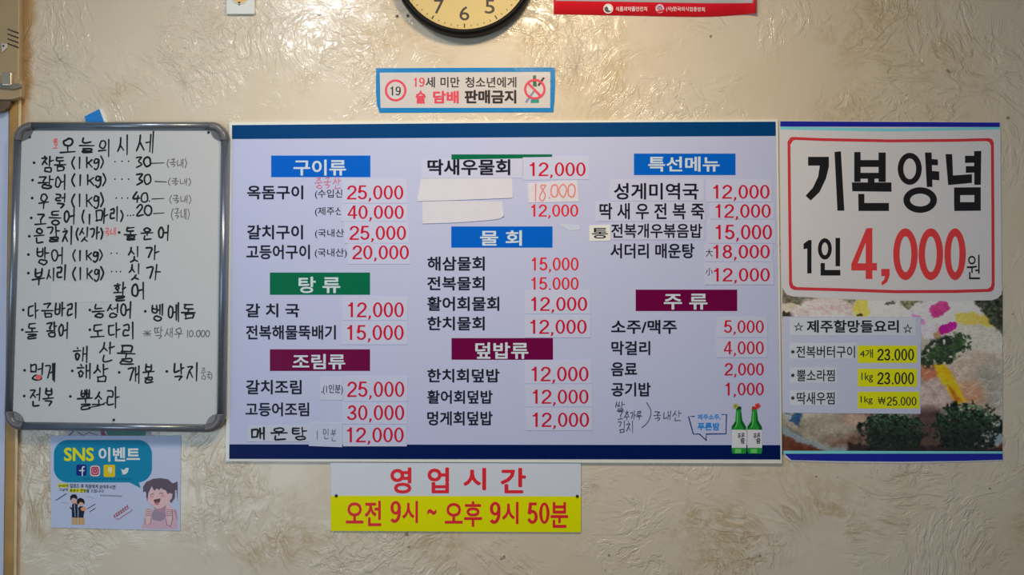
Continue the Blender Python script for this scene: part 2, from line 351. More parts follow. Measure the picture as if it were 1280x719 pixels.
ochre = mat('stained_ochre_paint', (152, 116, 64), .45, grain=.4, scale=14, bump=.2)
tr = slab('trim_1', [(13.5, -90), (28, -90), (16.5, 1000), (1, 1000)], ochre, None, 0, .008, bevel=.003)
struct(tr); tr['label'] = 'ochre stained wooden door trim running down the wall'
edge = slab('trim_edge', [(25, -90), (28.5, -90), (17.3, 1000), (14, 1000)], mat('pale_trim_edge', (186, 164, 122), .4, grain=.25, scale=30), tr, .008, .0105, bevel=.001)  # paler beige strip along the edge of the trim
dr = slab('door_1', [(-420, -90), (13.5, -90), (1, 1000), (-420, 1000)], mat('white_door_paint', (166, 170, 188), .45), None, 0, .004)
struct(dr); dr['label'] = 'plain white door leaf beside the ochre trim'

# ------------------------------------------------------------------ metal box by the door
F = crop(0, 0, 4.5)
bx = thing('metal_box', 'beige metal box with slanted vent slots and a latch beside the ochre trim', 'box', P(5, 118, .01))
beige = mat('beige_metal', (150, 128, 94), .4, .1, grain=.15, scale=20)
slab('body', [(-330, -260), (110, -260), (106, 440), (120, 455), (118, 545), (60, 560), (-330, 560)], beige, bx, .0105, .030, F, .003)
for i in range(4):
    y = 160 + 27 * i
    slab('vent_slot', [(42, y), (104, y + 22), (104, y + 31), (42, y + 8)], mat('slot_dark', (52, 42, 32), .7), bx, .0285, .0303, F)
lv = slab('lever', [(6, 242), (40, 246), (40, 268), (10, 296)], mat('lever_plastic', (172, 162, 150), .4), bx, .030, .034, F, .0008)
flat_me('pivot', [ell(19, 258, 6)], mat('slot_dark', (52, 42, 32)), lv, F, .0342)
lt = slab('latch', [(-60, 462), (112, 470), (118, 490), (80, 500), (-60, 488)], mat('latch_grey', (120, 112, 98), .4, .3), bx, .030, .036, F, .001)
slab('latch_barrel', rrect(8, 405, 62, 480, 6), mat('latch_steel', (176, 166, 148), .25, .7), lt, .030, .042, F, .002)
slab('bottom_bracket', [(-60, 555), (62, 555), (48, 600), (20, 625), (-60, 640)], mat('bracket_dark', (86, 70, 50), .5, grain=.4, scale=40), bx, .012, .024, F, .002)

# ------------------------------------------------------------------ wall clock
R0, R1 = 92.0, 84.0
cc = P(580.5, -46.8, .035); PXM = .00182
clk = thing('wall_clock', 'round wall clock with cream dial and thick black rim', 'clock', (cc.x, 0, cc.z))
def lathe(name, prof, m, parent, n=72, c=cc):
    v, f = [], []
    for i in range(n):
        a = 2 * math.pi * i / n
        v += [(c.x + r * math.cos(a), -d, c.z + r * math.sin(a)) for r, d in prof]
    k = len(prof)
    for i in range(n):
        for j in range(k - 1): f.append([i * k + j, i * k + j + 1, ((i + 1) % n) * k + j + 1, ((i + 1) % n) * k + j])
    return obj(name, v, f, m, parent, True)
ro, ri = R0 * PXM * .985, R1 * PXM * .985
lathe('rim', [(ro * .93, .0005), (ro * .985, .001), (ro, .012), (ro, .030), (ro * .985, .037), (ro * .955, .040), (ro * .925, .038), (ri, .030), (ri, .004)], mat('black_rim', (10, 9, 10), .5, spec=.2, grain=.02), clk)
dial = lathe('dial', [(0.0001, .026), (ri * 1.002, .026)], mat('cream_dial', (184, 163, 110), .4, spec=.2, grain=.03), clk)
blk = mat('black_ink', (34, 28, 26), .5, grain=.02)
TICKS = []
for i in range(60):
    a = math.radians(6 * i); big = i % 5 == 0
    r0_, r1_, hw = (76.5, 81.3, .85) if big else (78.2, 80.4, .42)
    s_, c_ = math.sin(a), math.cos(a)
    o = flat_me('minute_mark', [[(580.5 + r * s_ + q * c_, -46.8 - r * c_ + q * s_) for r, q in ((r0_, -hw), (r1_, -hw), (r1_, hw), (r0_, hw))]], blk, dial, ID, .0263)
for i in range(1, 13):
    a = math.radians(30 * i); x, y = 580.5 + 63.5 * math.sin(a), -46.8 - 63.5 * math.cos(a)
    hw = 6.2 if i < 10 else (8 if i == 11 else 9.5)
    text(str(i), (x - hw, y - 8.8, x + hw, y + 8.8), blk, dial, ID, .0263, .006, 'numeral')
for nm, ang, ln, wd2, d in (('hour_hand', -52, 44, 3.2, .0275), ('minute_hand', 50, 64, 2.2, .0285)):
    a = math.radians(ang); s_, c_ = math.sin(a), math.cos(a)
    slab(nm, [(580.5 + r * s_ + q * c_, -46.8 - r * c_ + q * s_) for r, q in ((-10, -wd2), (ln, -wd2 * .6), (ln, wd2 * .6), (-10, wd2))], blk, clk, d - .0006, d)
lathe('hub', [(.0001, .0305), (.006, .0300), (.006, .0262)], blk, clk, 20)

# ------------------------------------------------------------------ wall socket
F = crop(270, 0, 17.97)
so = thing('wall_socket', 'glossy cream wall socket plate with one round outlet', 'socket', P(301, 18, 0))
pl_m = mat('cream_plastic', (228, 214, 194), .15, coat=.5, grain=.02)
slab('plate', rrect(228, -860, 868, 312, 25), pl_m, so, 0, .009, F, .002)
sc_ = P(*F(545, -85), .009); sr = 176 / 17.97 * PXM
lathe('outlet_ring', [(sr * 1.12, .0088), (sr * 1.06, .0115), (sr, .0112), (sr * .97, .0093)], pl_m, so, 40, sc_)
lathe('outlet_recess', [(.0001, .0092), (sr * .99, .0092)], mat('outlet_recess', (196, 160, 100), .5), so, 40, sc_)
for dx in (-.0095, .0095):
    lathe('pin_hole', [(.0001, .0095), (.0024, .0095)], blk, so, 14, Vector((sc_.x + dx, 0, sc_.z)))
slab('earth_clip', [(497, 38), (540, 38), (540, 104), (497, 104)], blk, so, .0092, .0110, F)

# ------------------------------------------------------------------ screws in the wall
steel = mat('dull_steel', (120, 110, 100), .4, .6); dark = mat('dark_hole', (38, 30, 26), .6)
for (x, y), lab in (((496.5, 20.4), 'small screw in the wall, farther from the round clock'), ((509.6, 19.8), 'small screw in the wall right at the rim of the round clock')):
    t = thing('wall_screw', lab, 'screw', P(x, y, 0)); c = P(x, y, 0)
    lathe('anchor', [(.0001, .0006), (.0045, .0006), (.005, 0)], mat('anchor_grey', (150, 138, 124), .5), t, 16, c)
    lathe('screw_head', [(.0001, .0022), (.0018, .0018), (.0024, .0006)], dark, t, 14, c)

# ------------------------------------------------------------------ age limit sticker
F = crop(440, 0, 4.493)
ag = thing('age_limit_notice', 'blue bordered notice banning alcohol and tobacco sales to minors, under the clock', 'notice', P(581, 140, 0))
film = dict(rough=.22, coat=.7, bump=.25, scale=40, bscale=26, grain=.02)
blu = mat('sticker_blue', (6, 112, 172), **film); wht = mat('sticker_white', (184, 178, 176), **film)
rdp = mat('sticker_red', (222, 66, 84), **film); bkp = mat('sticker_black', (46, 38, 38), **film)
slab('border', [(135, 383), (1140, 379), (1141, 480), (1138, 560), (1131, 630), (640, 631), (155, 633), (140, 590), (135, 520)], blu, ag, 0, .0012, F)
d = .0014
flat_me('white_field', [[(156, 408), (1114, 404), (1113, 606), (160, 606)]], wht, ag, F, d); d = .0016
flat_me('age_ring', ringp(245, 508, 61, 62, 13), rdp, ag, F, d)
figures('19', (216, 486, 274, 536), bkp, ag, F, d, .13, 'lettering')
figures('19', (347, 436, 408, 488), rdp, ag, F, d, .14, 'lettering'); 
for s, a, b in (('세', 413, 466), ('미만', 497, 605), ('청소년에게', 636, 923)): text(s, (a, 432, b, 492), bkp, ag, F, d, .018)
for s, a, b in (('술', 357, 414), ('담배', 455, 600)): text(s, (a, 510, b, 582), rdp, ag, F, d, .04)
text('판매금지', (632, 505, 923, 582), bkp, ag, F, d, .04)
F2 = crop(650, 85, 11.98)
bt = flat_me('bottle_print', [[(195, 108), (240, 108), (240, 180), (250, 250), (280, 320), (285, 520), (160, 525), (162, 330), (190, 250)]], mat('sticker_glass', (176, 186, 186), **film), ag, F2, d)
flat_me('bottle_neck', [[(195, 110), (240, 110), (242, 190), (255, 285), (195, 275), (192, 190)]], mat('sticker_green', (52, 92, 62), **film), bt, F2, d + .0001)
flat_me('bottle_base', [[(162, 470), (283, 468), (285, 522), (160, 526)]], mat('sticker_teal', (40, 132, 120), **film), bt, F2, d + .0001)
flat_me('cigarette_print', [[(75, 505), (200, 335), (225, 355), (100, 528)]], mat('sticker_slate', (120, 124, 150), **film), ag, F2, d + .0002)
flat_me('cigarette_tip', [[(262, 255), (345, 135), (372, 150), (285, 275)]], mat('sticker_brown', (70, 44, 46), **film), ag, F2, d + .0002)
flat_me('ban_ring', ringp(222, 318, 162, 155, 34) + [[(110, 240), (140, 222), (325, 410), (300, 440)]], rdp, ag, F2, d + .0004)

# ------------------------------------------------------------------ red framed poster cut by the top of the picture
F = crop(660, 0, 4.267)
rp = thing('red_poster', 'red bordered white official poster with two agency marks in its lower border', 'poster', P(818, 19, 0))
redm = mat('poster_red', (206, 18, 34), .3, coat=.3, grain=.02)
def sheet(name, parent, m, top, bot, lift, d0=.001, nx=40, ny=12, F=ID, smooth=True):
    """paper sheet between two pixel edges; lift(u, v) bends it away from the wall"""
    def at(e, u):
        x = u * (len(e) - 1); i = min(int(x), len(e) - 2); t = x - i
        return (e[i][0] * (1 - t) + e[i + 1][0] * t, e[i][1] * (1 - t) + e[i + 1][1] * t)
    te, be = smooth_line(top, 8), smooth_line(bot, 8)
    v, f = [], []
    for j in range(ny + 1):
        for i in range(nx + 1):
            u, w = i / nx, j / ny; a, b = at(te, u), at(be, u)
            v.append(P(*F(a[0] + (b[0] - a[0]) * w, a[1] + (b[1] - a[1]) * w), d0 + lift(u, w)))
    for j in range(ny):
        for i in range(nx): k = j * (nx + 1) + i; f.append([k, k + 1, k + nx + 2, k + nx + 1])
    me = bpy.data.meshes.new(name); me.from_pydata([tuple(p) for p in v], [], f); face_front(me)
    o = link(name, me, m, parent, smooth)
    md = o.modifiers.new('thickness', 'SOLIDIFY'); md.thickness = .0003; md.offset = -1
    return o
lf = lambda u, w: .010 * max(0, u - .8) ** 2 / .04 * w ** 2 + .0006 * w
sheet('border', rp, redm, [(138, -1500), (680, -1498), (1210, -1494)], [(137, 75), (500, 82), (950, 89), (1216, 70)], lf, .001, F=F)
sheet('white_field', rp, mat('poster_white', (190, 188, 186), .3, coat=.3, grain=.02), [(160, -1478), (680, -1476), (1190, -1472)], [(150, 4), (500, 9), (950, 17), (1200, 16)], lambda u, w: lf(u * .98, w * .97), .0013, F=F)
d = .0024; pw = mat('poster_print_white', (228, 214, 214), .4)
em = flat_me('agency_emblem', [ell(428, 46, 26)], pw, rp, F, d)
flat_me('emblem_navy', [ell(428, 46, 21)], mat('emblem_navy', (22, 30, 52), .4), em, F, d + .0001)
flat_me('emblem_swirl', [ell(428, 46, 20, 20, 14, -165, 15) + ell(438, 48, 10, 10, 8, 15, 195)[1:] + ell(418, 44, 9, 9, 8, 15, -165)[1:-1]], mat('emblem_grey', (196, 198, 202), .4), em, F, d + .0002)
text('식품의약품안전처', (468, 35, 635, 60), pw, rp, F, d, .01)
em = flat_me('association_emblem', [ell(703, 46, 23, 24)], mat('emblem_silver', (186, 160, 176), .4), rp, F, d)
flat_me('emblem_ring', [ell(703, 44, 13, 12)], mat('emblem_plum', (96, 62, 104), .4), em, F, d + .0001)
flat_me('emblem_bars', [rect(694, y, 712, y + 3) for y in (38, 44, 50)], mat('emblem_silver', (186, 160, 176), .4), em, F, d + .0002)
flat_me('emblem_sash', [[(680, 60), (690, 58), (725, 50), (728, 58), (700, 68)]], redm, em, F, d + .0003)
text('(사)한국외식업중앙회', (737, 36, 943, 64), pw, rp, F, d, .01, slope=4)

# ------------------------------------------------------------------ scrap of blue paper behind the whiteboard
F = crop(0, 0, 3.765)
sp = thing('paper_scrap', 'scrap of blue and white paper poking out above the whiteboard', 'paper', P(119, 152, 0))
slab('blue_piece', [(398, 548), (467, 513), (490, 575), (494, 640), (425, 640)], mat('scrap_blue', (24, 108, 176), .4, bump=.3, scale=60), sp, .0, .004, F)
slab('white_edge', [(467, 513), (482, 510), (505, 572), (520, 640), (494, 640), (490, 575)], mat('scrap_white', (206, 198, 190), .5), sp, .0, .0035, F)

# ------------------------------------------------------------------ printed sheet showing between whiteboard and event sheet
F = crop(80, 535, 10.667)
hs = thing('hidden_print', 'mostly hidden colourful print showing as a strip under the whiteboard', 'print', P(136, 552, 0))
slab('sheet', [(40, -300), (1160, -300), (1160, 190), (40, 190)], mat('print_grey', (150, 152, 160), .5, grain=.1), hs, 0, .0008, F)
flat_me('red_shape', [[(480, 20), (520, 20), (570, 108), (500, 108)]], mat('print_maroon', (120, 20, 52), .5), hs, F, .001)
flat_me('green_shape', [[(560, 30), (1100, 30), (1085, 112), (575, 112)]], mat('print_green', (36, 98, 88), .5, grain=.4, scale=80), hs, F, .001)
flat_me('dark_curve', ribbon([(60, 110), (110, 60), (150, 20)], 16) + ribbon([(180, 60), (260, 100), (330, 60), (440, 95)], 12), mat('print_slate', (70, 66, 78), .5), hs, F, .0011)

# ------------------------------------------------------------------ whiteboard
wb = thing('whiteboard', 'grey framed whiteboard with handwritten list of the day\'s fish prices', 'whiteboard', P(143, 541, .008))
TL, TR, BR, BL = (18, 152.4), (286, 152.2), (280.6, 541.2), (5.2, 537.6)
def lerp2(a, b, t): return (a[0] + (b[0] - a[0]) * t, a[1] + (b[1] - a[1]) * t)
def wbuv(u, v): return lerp2(lerp2(TL, TR, u), lerp2(BL, BR, u), v)       # board coordinates 0..1
WW, HH = 272.0, 387.0
Q = lambda x, y: wbuv(x / WW, y / HH)                                   # board pixels
slab('panel', [Q(*q) for q in rrect(5, 5, WW - 5, HH - 5, 15)], mat('whiteboard_enamel', (168, 168, 168), .3, grain=.012, spec=.3), wb, .008, .019)
alu = mat('grey_aluminium', (108, 115, 124), .30, .7, grain=.05, scale=120); cap = mat('grey_plastic', (88, 86, 88), .28, grain=.05)
def rail(name, a, b, inward, wpx=10.5):
    """half round rail from a to b in board pixels"""
    prof = [(0, .008)] + [(wpx * (.5 - .5 * math.cos(math.pi * i / 10)), .017 + .012 * math.sin(math.pi * i / 10)) for i in range(11)] + [(wpx, .008)]
    v, f = [], []
    for e in (a, b):
        for t, dd in prof: q = P(*Q(e[0] + inward[0] * t, e[1] + inward[1] * t), .02); v.append((q.x, -dd, q.z))
    k = len(prof)
    f = [[i, (i + 1) % k, k + (i + 1) % k, k + i] for i in range(k)] + [list(range(k)), list(range(2 * k - 1, k - 1, -1))]
    return obj(name, v, f, alu, wb, True)
rail('frame_rail', (22, 0), (WW - 22, 0), (0, 1)); rail('frame_rail', (22, HH), (WW - 22, HH), (0, -1))
rail('frame_rail', (0, 22), (0, HH - 22), (1, 0), 9.8); rail('frame_rail', (WW, 22), (WW, HH - 22), (-1, 0), 9.8)
def corner(cx, cy, sx, sy):
    """plastic corner: half round sweep round the bend with a fillet over the inner corner"""
    v, f, n = [], [], 10; R = 22.0; wpx = 11.0
    prof = [(0, .008)] + [(wpx * (.5 - .5 * math.cos(math.pi * i / 8)), .0175 + .0125 * math.sin(math.pi * i / 8)) for i in range(9)] + [(wpx, .008)]
    path = [(0, 23.5, 1, 0)] + [(R - R * math.cos(a), R - R * math.sin(a), math.cos(a), math.sin(a)) for a in [i * math.pi / 2 / n for i in range(n + 1)]] + [(23.5, 0, 0, 1)]
    for x, y, ix, iy in path:
        for t, dd in prof: q = P(*Q(cx + sx * (x + ix * t), cy + sy * (y + iy * t)), .02); v.append((q.x, -dd, q.z))
    k = len(prof)
    for i in range(len(path) - 1):
        for j in range(k): f.append([i * k + j, i * k + (j + 1) % k, (i + 1) * k + (j + 1) % k, (i + 1) * k + j])
    f += [list(range(k)), [len(v) - 1 - i for i in range(k)]]
    o = obj('corner_cap', v, f, cap, wb, True)
    web = [(10, 23.5), (11, 23.5)] + [(x * .5 + 11.5, y * .5 + 11.5) for x, y in [(0, 23), (8, 20), (15, 15), (20, 8), (23, 0)]] + [(23.5, 11), (23.5, 10), (14, 12), (12, 14)]
    slab('corner_web', [Q(cx + sx * x, cy + sy * y) for x, y in web], cap, o, .019, .0225, bevel=.001)
    sq = Q(cx + sx * 20.5, cy + sy * 16)
    return o
for a in ((0, 0, 1, 1), (WW, 0, -1, 1), (0, HH, 1, -1), (WW, HH, -1, -1)): corner(*a)
def stud(x, y, r=1.7):
    c = P(x, y, .019); lathe('stud', [(.0001, .0225), (r * PXM * .7, .0222), (r * PXM, .019)], dark, wb, 14, c)
stud(37.3, 171.4); stud(260.8, 165.5); stud(142.3, 525)
D0 = .0193
mk = mat('black_marker', (22, 21, 24), .5, grain=.1, spec=.2); gm = mat('grey_marker', (92, 90, 94), .5, spec=.2); rm = mat('red_marker', (200, 84, 86), .5)
slab('blank_tape', [(63.5, 353.5), (138, 352.5), (140.5, 377), (64, 378.5)], mat('tape_white', (174, 173, 171), .45), wb, .019, .0194)
F1, F2, F3 = crop(0, 120, 4.23), crop(0, 280, 4.23), crop(0, 420, 4.23)
def kg(x0, y0, x1, y1):
    w = x1 - x0; h = y1 - y0
    return [('(', x0, y0 + .05 * h, x0 + .14 * w, y1), ('1', x0 + .2 * w, y0 + .1 * h, x0 + .32 * w, y1 - .05 * h), ('k', x0 + .44 * w, y0 + .1 * h, x0 + .66 * w, y1 - .05 * h), ('g', x0 + .66 * w, y0 + .12 * h, x0 + .87 * w, y1 - .02 * h), (')', x0 + .86 * w, y0, x1, y1 - .05 * h)]
def dots(*ps): return [('.', x - 4, y - 9.5, x + 4, y + .5) for x, y in ps]
WB = 9.6
pen([('오', 318, 225, 405, 305), ('늘', 418, 222, 500, 303), ('의', 520, 235, 588, 318), ('시', 618, 213, 688, 310), ('세', 715, 200, 820, 305)], mk, wb, F1, D0, WB)
pen([('*', 282, 224, 306, 248), ('ㅗ' if False else '오', 282, 240, 308, 282)], rm, wb, F1, D0, 5)
pen([('참', 218, 322, 283, 402), ('돔', 284, 322, 350, 396)] + kg(375, 318, 552, 385) + [('30', 715, 322, 800, 376)], mk, wb, F1, D0, WB)
pen([('광', 203, 425, 285, 490), ('어', 290, 420, 350, 497)] + kg(375, 410, 565, 478) + [('30', 718, 412, 802, 470)], mk, wb, F1, D0, WB)
pen([('우', 203, 515, 262, 597), ('럭', 292, 520, 350, 590)] + kg(375, 515, 552, 590) + [('40', 700, 510, 785, 565)], mk, wb, F1, D0, WB)
pen([('고', 185, 625, 250, 685), ('등', 258, 608, 325, 680), ('어', 335, 600, 400, 680), ('(', 430, 605, 448, 675), ('1', 465, 625, 482, 678), ('마', 503, 600, 577, 672), ('리', 580, 590, 630, 660), (')', 635, 605, 655, 665), ('20', 718, 575, 805, 635)], mk, wb, F1, D0, WB)
BUL = [flat_me('bullet', [ell(x, y, 7.5, 7.5, 12)], mk, wb, Fx, D0) for Fx, L_ in ((F1, [(180, 353), (172, 445), (170, 540), (165, 645)]), (F2, [(155, 65), (630, 45), (150, 162), (150, 260), (123, 455), (475, 455), (768, 462), (118, 560), (475, 560)]),
       (F3, [(130, 182), (382, 185), (630, 193), (882, 188), (128, 318), (372, 320)])) for x, y in L_]
for Fx, ps in ((F1, [(608, 347), (645, 345), (680, 345)]), (F1, [(608, 440), (645, 440), (680, 440)]), (F1, [(615, 540), (645, 540), (675, 540), (790, 556)]), (F1, [(675, 632), (690, 632), (705, 630)]), (F2, [(588, 155), (618, 155)]), (F2, [(590, 252), (615, 252), (637, 252)])):
    flat_me('dots', [ell(x, y, 4.2, 4.2, 10) for x, y in ps], mk, wb, Fx, D0)
for a, b in (((803, 356), (868, 354)), ((820, 452), (880, 455)), ((803, 545), (868, 542)), ((812, 622), (868, 619))): line([a, b], 6, mk, wb, F1, D0, 'dash')
for a in ((880, 333, 990, 380), (885, 435, 1013, 475), (893, 525, 1013, 570), (903, 595, 1005, 655)):
    x0, y0, x1, y1 = a; w = x1 - x0
    pen([('(', x0, y0, x0 + w * .15, y1), ('국', x0 + w * .16, y0, x0 + w * .48, y1 - 4), ('내', x0 + w * .5, y0 + 4, x0 + w * .84, y1 - 4), (')', x0 + w * .86, y0, x1, y1)], gm, wb, F1, D0, 4.6)
pen([('은', 178, 25, 238, 100), ('갈', 245, 15, 320, 95), ('치', 328, 20, 388, 105), ('(', 400, 25, 417, 85), ('싯', 420, 22, 472, 92), ('가', 474, 20, 530, 80), (')', 530, 25, 546, 80)], mk, wb, F2, D0, WB)
pen([('국', 552, 22, 582, 64), ('내', 584, 22, 614, 62)], rm, wb, F2, D0, 5)
pen([('돌', 655, 18, 724, 85), ('운', 745, 22, 810, 82), ('어', 835, 10, 895, 88)], mk, wb, F2, D0, WB)
pen([('방', 190, 130, 262, 215), ('어', 270, 128, 337, 210)] + kg(380, 135, 545, 198) + [('싯', 675, 122, 742, 202), ('가', 770, 115, 842, 192)], mk, wb, F2, D0, WB)
pen([('부', 170, 238, 240, 325), ('시', 245, 238, 292, 300), ('리', 300, 220, 355, 298)] + kg(380, 225, 552, 298) + [('싯', 680, 215, 746, 298), ('가', 770, 220, 852, 298)], mk, wb, F2, D0, WB)
pen([('활', 598, 315, 670, 408), ('어', 695, 310, 768, 400)], mk, wb, F2, D0, WB)
pen([('다', 148, 425, 207, 500), ('금', 220, 420, 284, 495), ('바', 288, 415, 347, 490), ('리', 355, 415, 412, 500)], mk, wb, F2, D0, WB)
pen([('능', 485, 428, 557, 495), ('성', 565, 425, 627, 495), ('어', 635, 415, 699, 500)], mk, wb, F2, D0, WB)
pen([('벵', 800, 430, 862, 512), ('에', 885, 425, 947, 515), ('돔', 955, 425, 1040, 500)], mk, wb, F2, D0, WB)
pen([('돌', 135, 528, 202, 608), ('광', 245, 522, 302, 598), ('어', 308, 525, 364, 605)], mk, wb, F2, D0, WB)
pen([('도', 480, 530, 557, 605), ('다', 570, 530, 637, 600), ('리', 650, 525, 717, 610)], mk, wb, F2, D0, WB)
pen([('*', 757, 562, 802, 596), ('딱', 815, 548, 866, 608), ('새', 870, 552, 918, 602), ('우', 920, 550, 972, 605), ('10.000', 985, 562, 1110, 598)], gm, wb, F2, D0, 5)
pen([('해', 385, 60, 472, 138), ('산', 525, 35, 607, 138), ('물', 615, 52, 722, 152)], mk, wb, F3, D0, WB)
pen([('멍', 155, 152, 232, 235), ('게', 240, 148, 293, 240)], mk, wb, F3, D0, WB)
flat_me('red_fill', [ell(203, 219, 15, 14)], rm, wb, F3, D0 + .0002)
pen([('해', 405, 152, 487, 228), ('삼', 495, 152, 574, 242)], mk, wb, F3, D0, WB)
pen([('개', 672, 162, 745, 250), ('불', 752, 150, 820, 248)], mk, wb, F3, D0, WB)
pen([('낙', 915, 150, 977, 238), ('지', 985, 148, 1052, 240)], mk, wb, F3, D0, WB)
pen([('중', 1060, 168, 1092, 230), ('국', 1090, 190, 1116, 228), (')', 1112, 195, 1124, 232)], gm, wb, F3, D0, 3.6)
pen([('전', 158, 282, 217, 375), ('복', 228, 278, 287, 372)], mk, wb, F3, D0, WB)
pen([('뿔', 410, 288, 492, 390), ('소', 488, 300, 557, 370), ('라', 565, 278, 634, 382)], mk, wb, F3, D0, WB)
line([(470, 378), (520, 370), (560, 352)], 6, mk, wb, F3, D0, 'flourish')

# ------------------------------------------------------------------ menu board
mb = thing('menu_board', 'large blue edged white menu board listing dishes and prices in three columns', 'menu board', P(630, 579, 0))
gl = dict(rough=.38, grain=.012, spec=.1)
mw = mat('menu_white', (166, 170, 198), **gl); edgew = mat('menu_edge', (206, 200, 190), .4)
slab('edge_frame', [(286.5, 153), (972.5, 149.5), (977.5, 579.5), (282, 576.6)], edgew, mb, 0, .0050)
slab('panel', [(290, 156.3), (969.6, 152), (975.6, 574.6), (286.4, 573.8)], mw, mb, .005, .0056)
navy = mat('menu_navy', (0, 20, 74), **gl); navy2 = mat('menu_navy_top', (0, 54, 104), rough=.3, spec=.15, grain=.02)
D1, D2, D3, D4 = .0058, .0061, .0064, .0067
flat_me('top_band', [[(290, 156.4), (630, 153.6), (969.5, 152.1), (969.8, 170), (630, 171.8), (290, 173.9)]], navy2, mb, ID, D1)
flat_me('bottom_band', [[(286.7, 555.6), (975.2, 556.6), (975.5, 574.5), (286.5, 573.7)]], navy, mb, ID, D1)
hb = mat('heading_blue', (0, 84, 178), **gl); hg = mat('heading_green', (0, 92, 62), **gl); hp = mat('heading_purple', (94, 0, 56), **gl)
hw_ = mat('heading_white', (178, 190, 214), **gl); dk = mat('menu_black', (24, 24, 38), **gl); pr = mat('price_red', (176, 20, 46), **gl); pr2 = mat('price_bright_red', (196, 34, 40), **gl)
stk = mat('price_sticker_white', (173, 176, 203), **gl)
A, B, C_, Dd, Ee, Ff = crop(280, 140, 3.596), crop(280, 330, 2.876), crop(510, 170, 3.996), crop(510, 340, 2.996), crop(730, 140, 3.268), crop(730, 350, 3.128)
def heading(Fc, box, m, s=None, tb=None):
    o = flat_me('heading_panel', [rect(*box)], m, mb, Fc, D1)
    if s: text(s, tb, hw_, o, Fc, D2, .022, 'heading_lettering')
def dish(Fc, s, tb, bold=.022, d=None, par=None): return text(s, tb, dk, par or mb, Fc, d or D2, bold, 'dish_lettering')
def sticker(Fc, box, m=stk, name='price_sticker', d=None): return slab(name, rect(*box) if len(box) == 4 and not isinstance(box[0], tuple) else box, m, mb, .0056, d or D3, Fc)
def price(Fc, s, tb, box=None, m=None, bold=.014):
    par = sticker(Fc, box) if box else mb
    figures(s, tb, m or pr, par, Fc, D4 if box else D2)
# column one
heading(A, (212, 196, 658, 293), hb, '구이류', (312, 214, 549, 286))
dish(A, '옥돔구이', (104, 330, 356, 393)); dish(A, '(수입산)', (409, 348, 549, 391), .004); dish(A, '(제주산)', (409, 427, 549, 469), .004)
pen([('중', 407, 296, 445, 345), ('국', 447, 296, 482, 342), ('산', 490, 298, 528, 345)], mat('red_pen', (186, 92, 116), .5), mb, A, D2, 3.6)
dish(A, '갈치구이', (104, 508, 355, 573)); dish(A, '(국내산)', (409, 526, 552, 568), .004)
dish(A, '고등어구이', (100, 597, 386, 662)); dish(A, '(국내산)', (408, 613, 552, 656), .004)
price(A, '25,000', (552, 330, 806, 403), (531, 302, 823, 410)); price(A, '40,000', (556, 420, 808, 490), (527, 412, 826, 492))
price(A, '25,000', (563, 512, 818, 585), (541, 493, 832, 590)); price(A, '20,000', (576, 600, 831, 672), (556, 591, 838, 684))
heading(B, (165, 31, 525, 111), hg, '탕 류', (268, 46, 418, 105))
dish(B, '갈 치 국', (78, 142, 271, 192)); dish(B, '전복해물뚝배기', (79, 220, 402, 272))
price(B, '12,000', (446, 138, 646, 200), (425, 118, 660, 203)); price(B, '15,000', (443, 220, 646, 282), (422, 205, 660, 290))
heading(B, (165, 307, 525, 385), hp, '조림류', (246, 324, 436, 379))
dish(B, '갈치조림', (79, 417, 279, 469)); dish(B, '고등어조림', (77, 498, 306, 548))
o = sticker(B, (345, 408, 428, 490)); text(',(1인분)', (350, 433, 427, 470), dk, o, B, D4, .008, 'note_lettering')
price(B, '25,000', (442, 423, 648, 487), (430, 405, 660, 494)); price(B, '30,000', (442, 508, 648, 570), (425, 496, 658, 576))
G4 = crop(300, 525, 9.143)
o = sticker(G4, [(82, 72), (790, 66), (790, 250), (82, 250)], mat('strip_grey', (172, 176, 190), **gl), 'paper_strip')
pen([('매', 118, 100, 296, 222)], mk, o, G4, D4, 26, 'handwriting', 0, .02); pen([('운', 345, 92, 550, 228)], mk, o, G4, D4, 20, 'handwriting', 0, .02); pen([('탕', 590, 95, 775, 228)], mk, o, G4, D4, 20, 'handwriting', 0, .02)
o = sticker(G4, [(786, 30), (1170, 40), (1168, 312), (786, 298)], mat('strip_pale', (168, 174, 196), **gl), 'paper_strip', D3 + .0002)
pen([('1', 872, 125, 892, 222), ('인', 945, 105, 1022, 218), ('분', 1035, 108, 1105, 244)], mat('ball_pen', (70, 80, 92), .5), o, G4, D4 + .0002, 8)
price(B, '12,000', (442, 588, 646, 650), (428, 578, 657, 656))
# column two
flat_me('heading_panel', [rect(217, 92, 720, 200)], hg, mb, C_, D1)
o = sticker(C_, [(66, 121), (572, 112), (572, 210), (68, 212)]); text('딱새우물회', (97, 116, 511, 196), dk, o, C_, D4, .026, 'dish_lettering')
price(C_, '12,000', (608, 132, 887, 211), [(573, 107), (905, 102), (906, 217), (573, 220)])
paper = mat('torn_paper', (186, 184, 194), .7, grain=.03, bump=.15, scale=30)
def strip(pts_top, pts_bot, curl): return sheet('blank_paper_strip', mb, paper, pts_top, pts_bot, curl, .0060, 24, 8, C_, False)
strip([(64, 213), (300, 211), (521, 211)], [(46, 326), (250, 320), (523, 309)], lambda u, w: .0012 * w ** 2)
strip([(72, 326), (250, 324), (470, 328)], [(72, 438), (250, 432), (440, 416), (478, 398)], lambda u, w: .0012 * w ** 2 + .0035 * max(0, u + w - 1.75) ** 2 * 16)
o = sticker(C_, [(598, 236), (846, 220), (852, 328), (604, 334)], mat('price_paper', (188, 184, 194), .6), 'price_sticker')
rp_ = mat('red_pencil', (198, 112, 106), .5)
pen([('18', 626, 240, 700, 322), ('.', 700, 240, 712, 310), ('000', 710, 238, 838, 308)], rp_, o, C_, D4, 6.5)
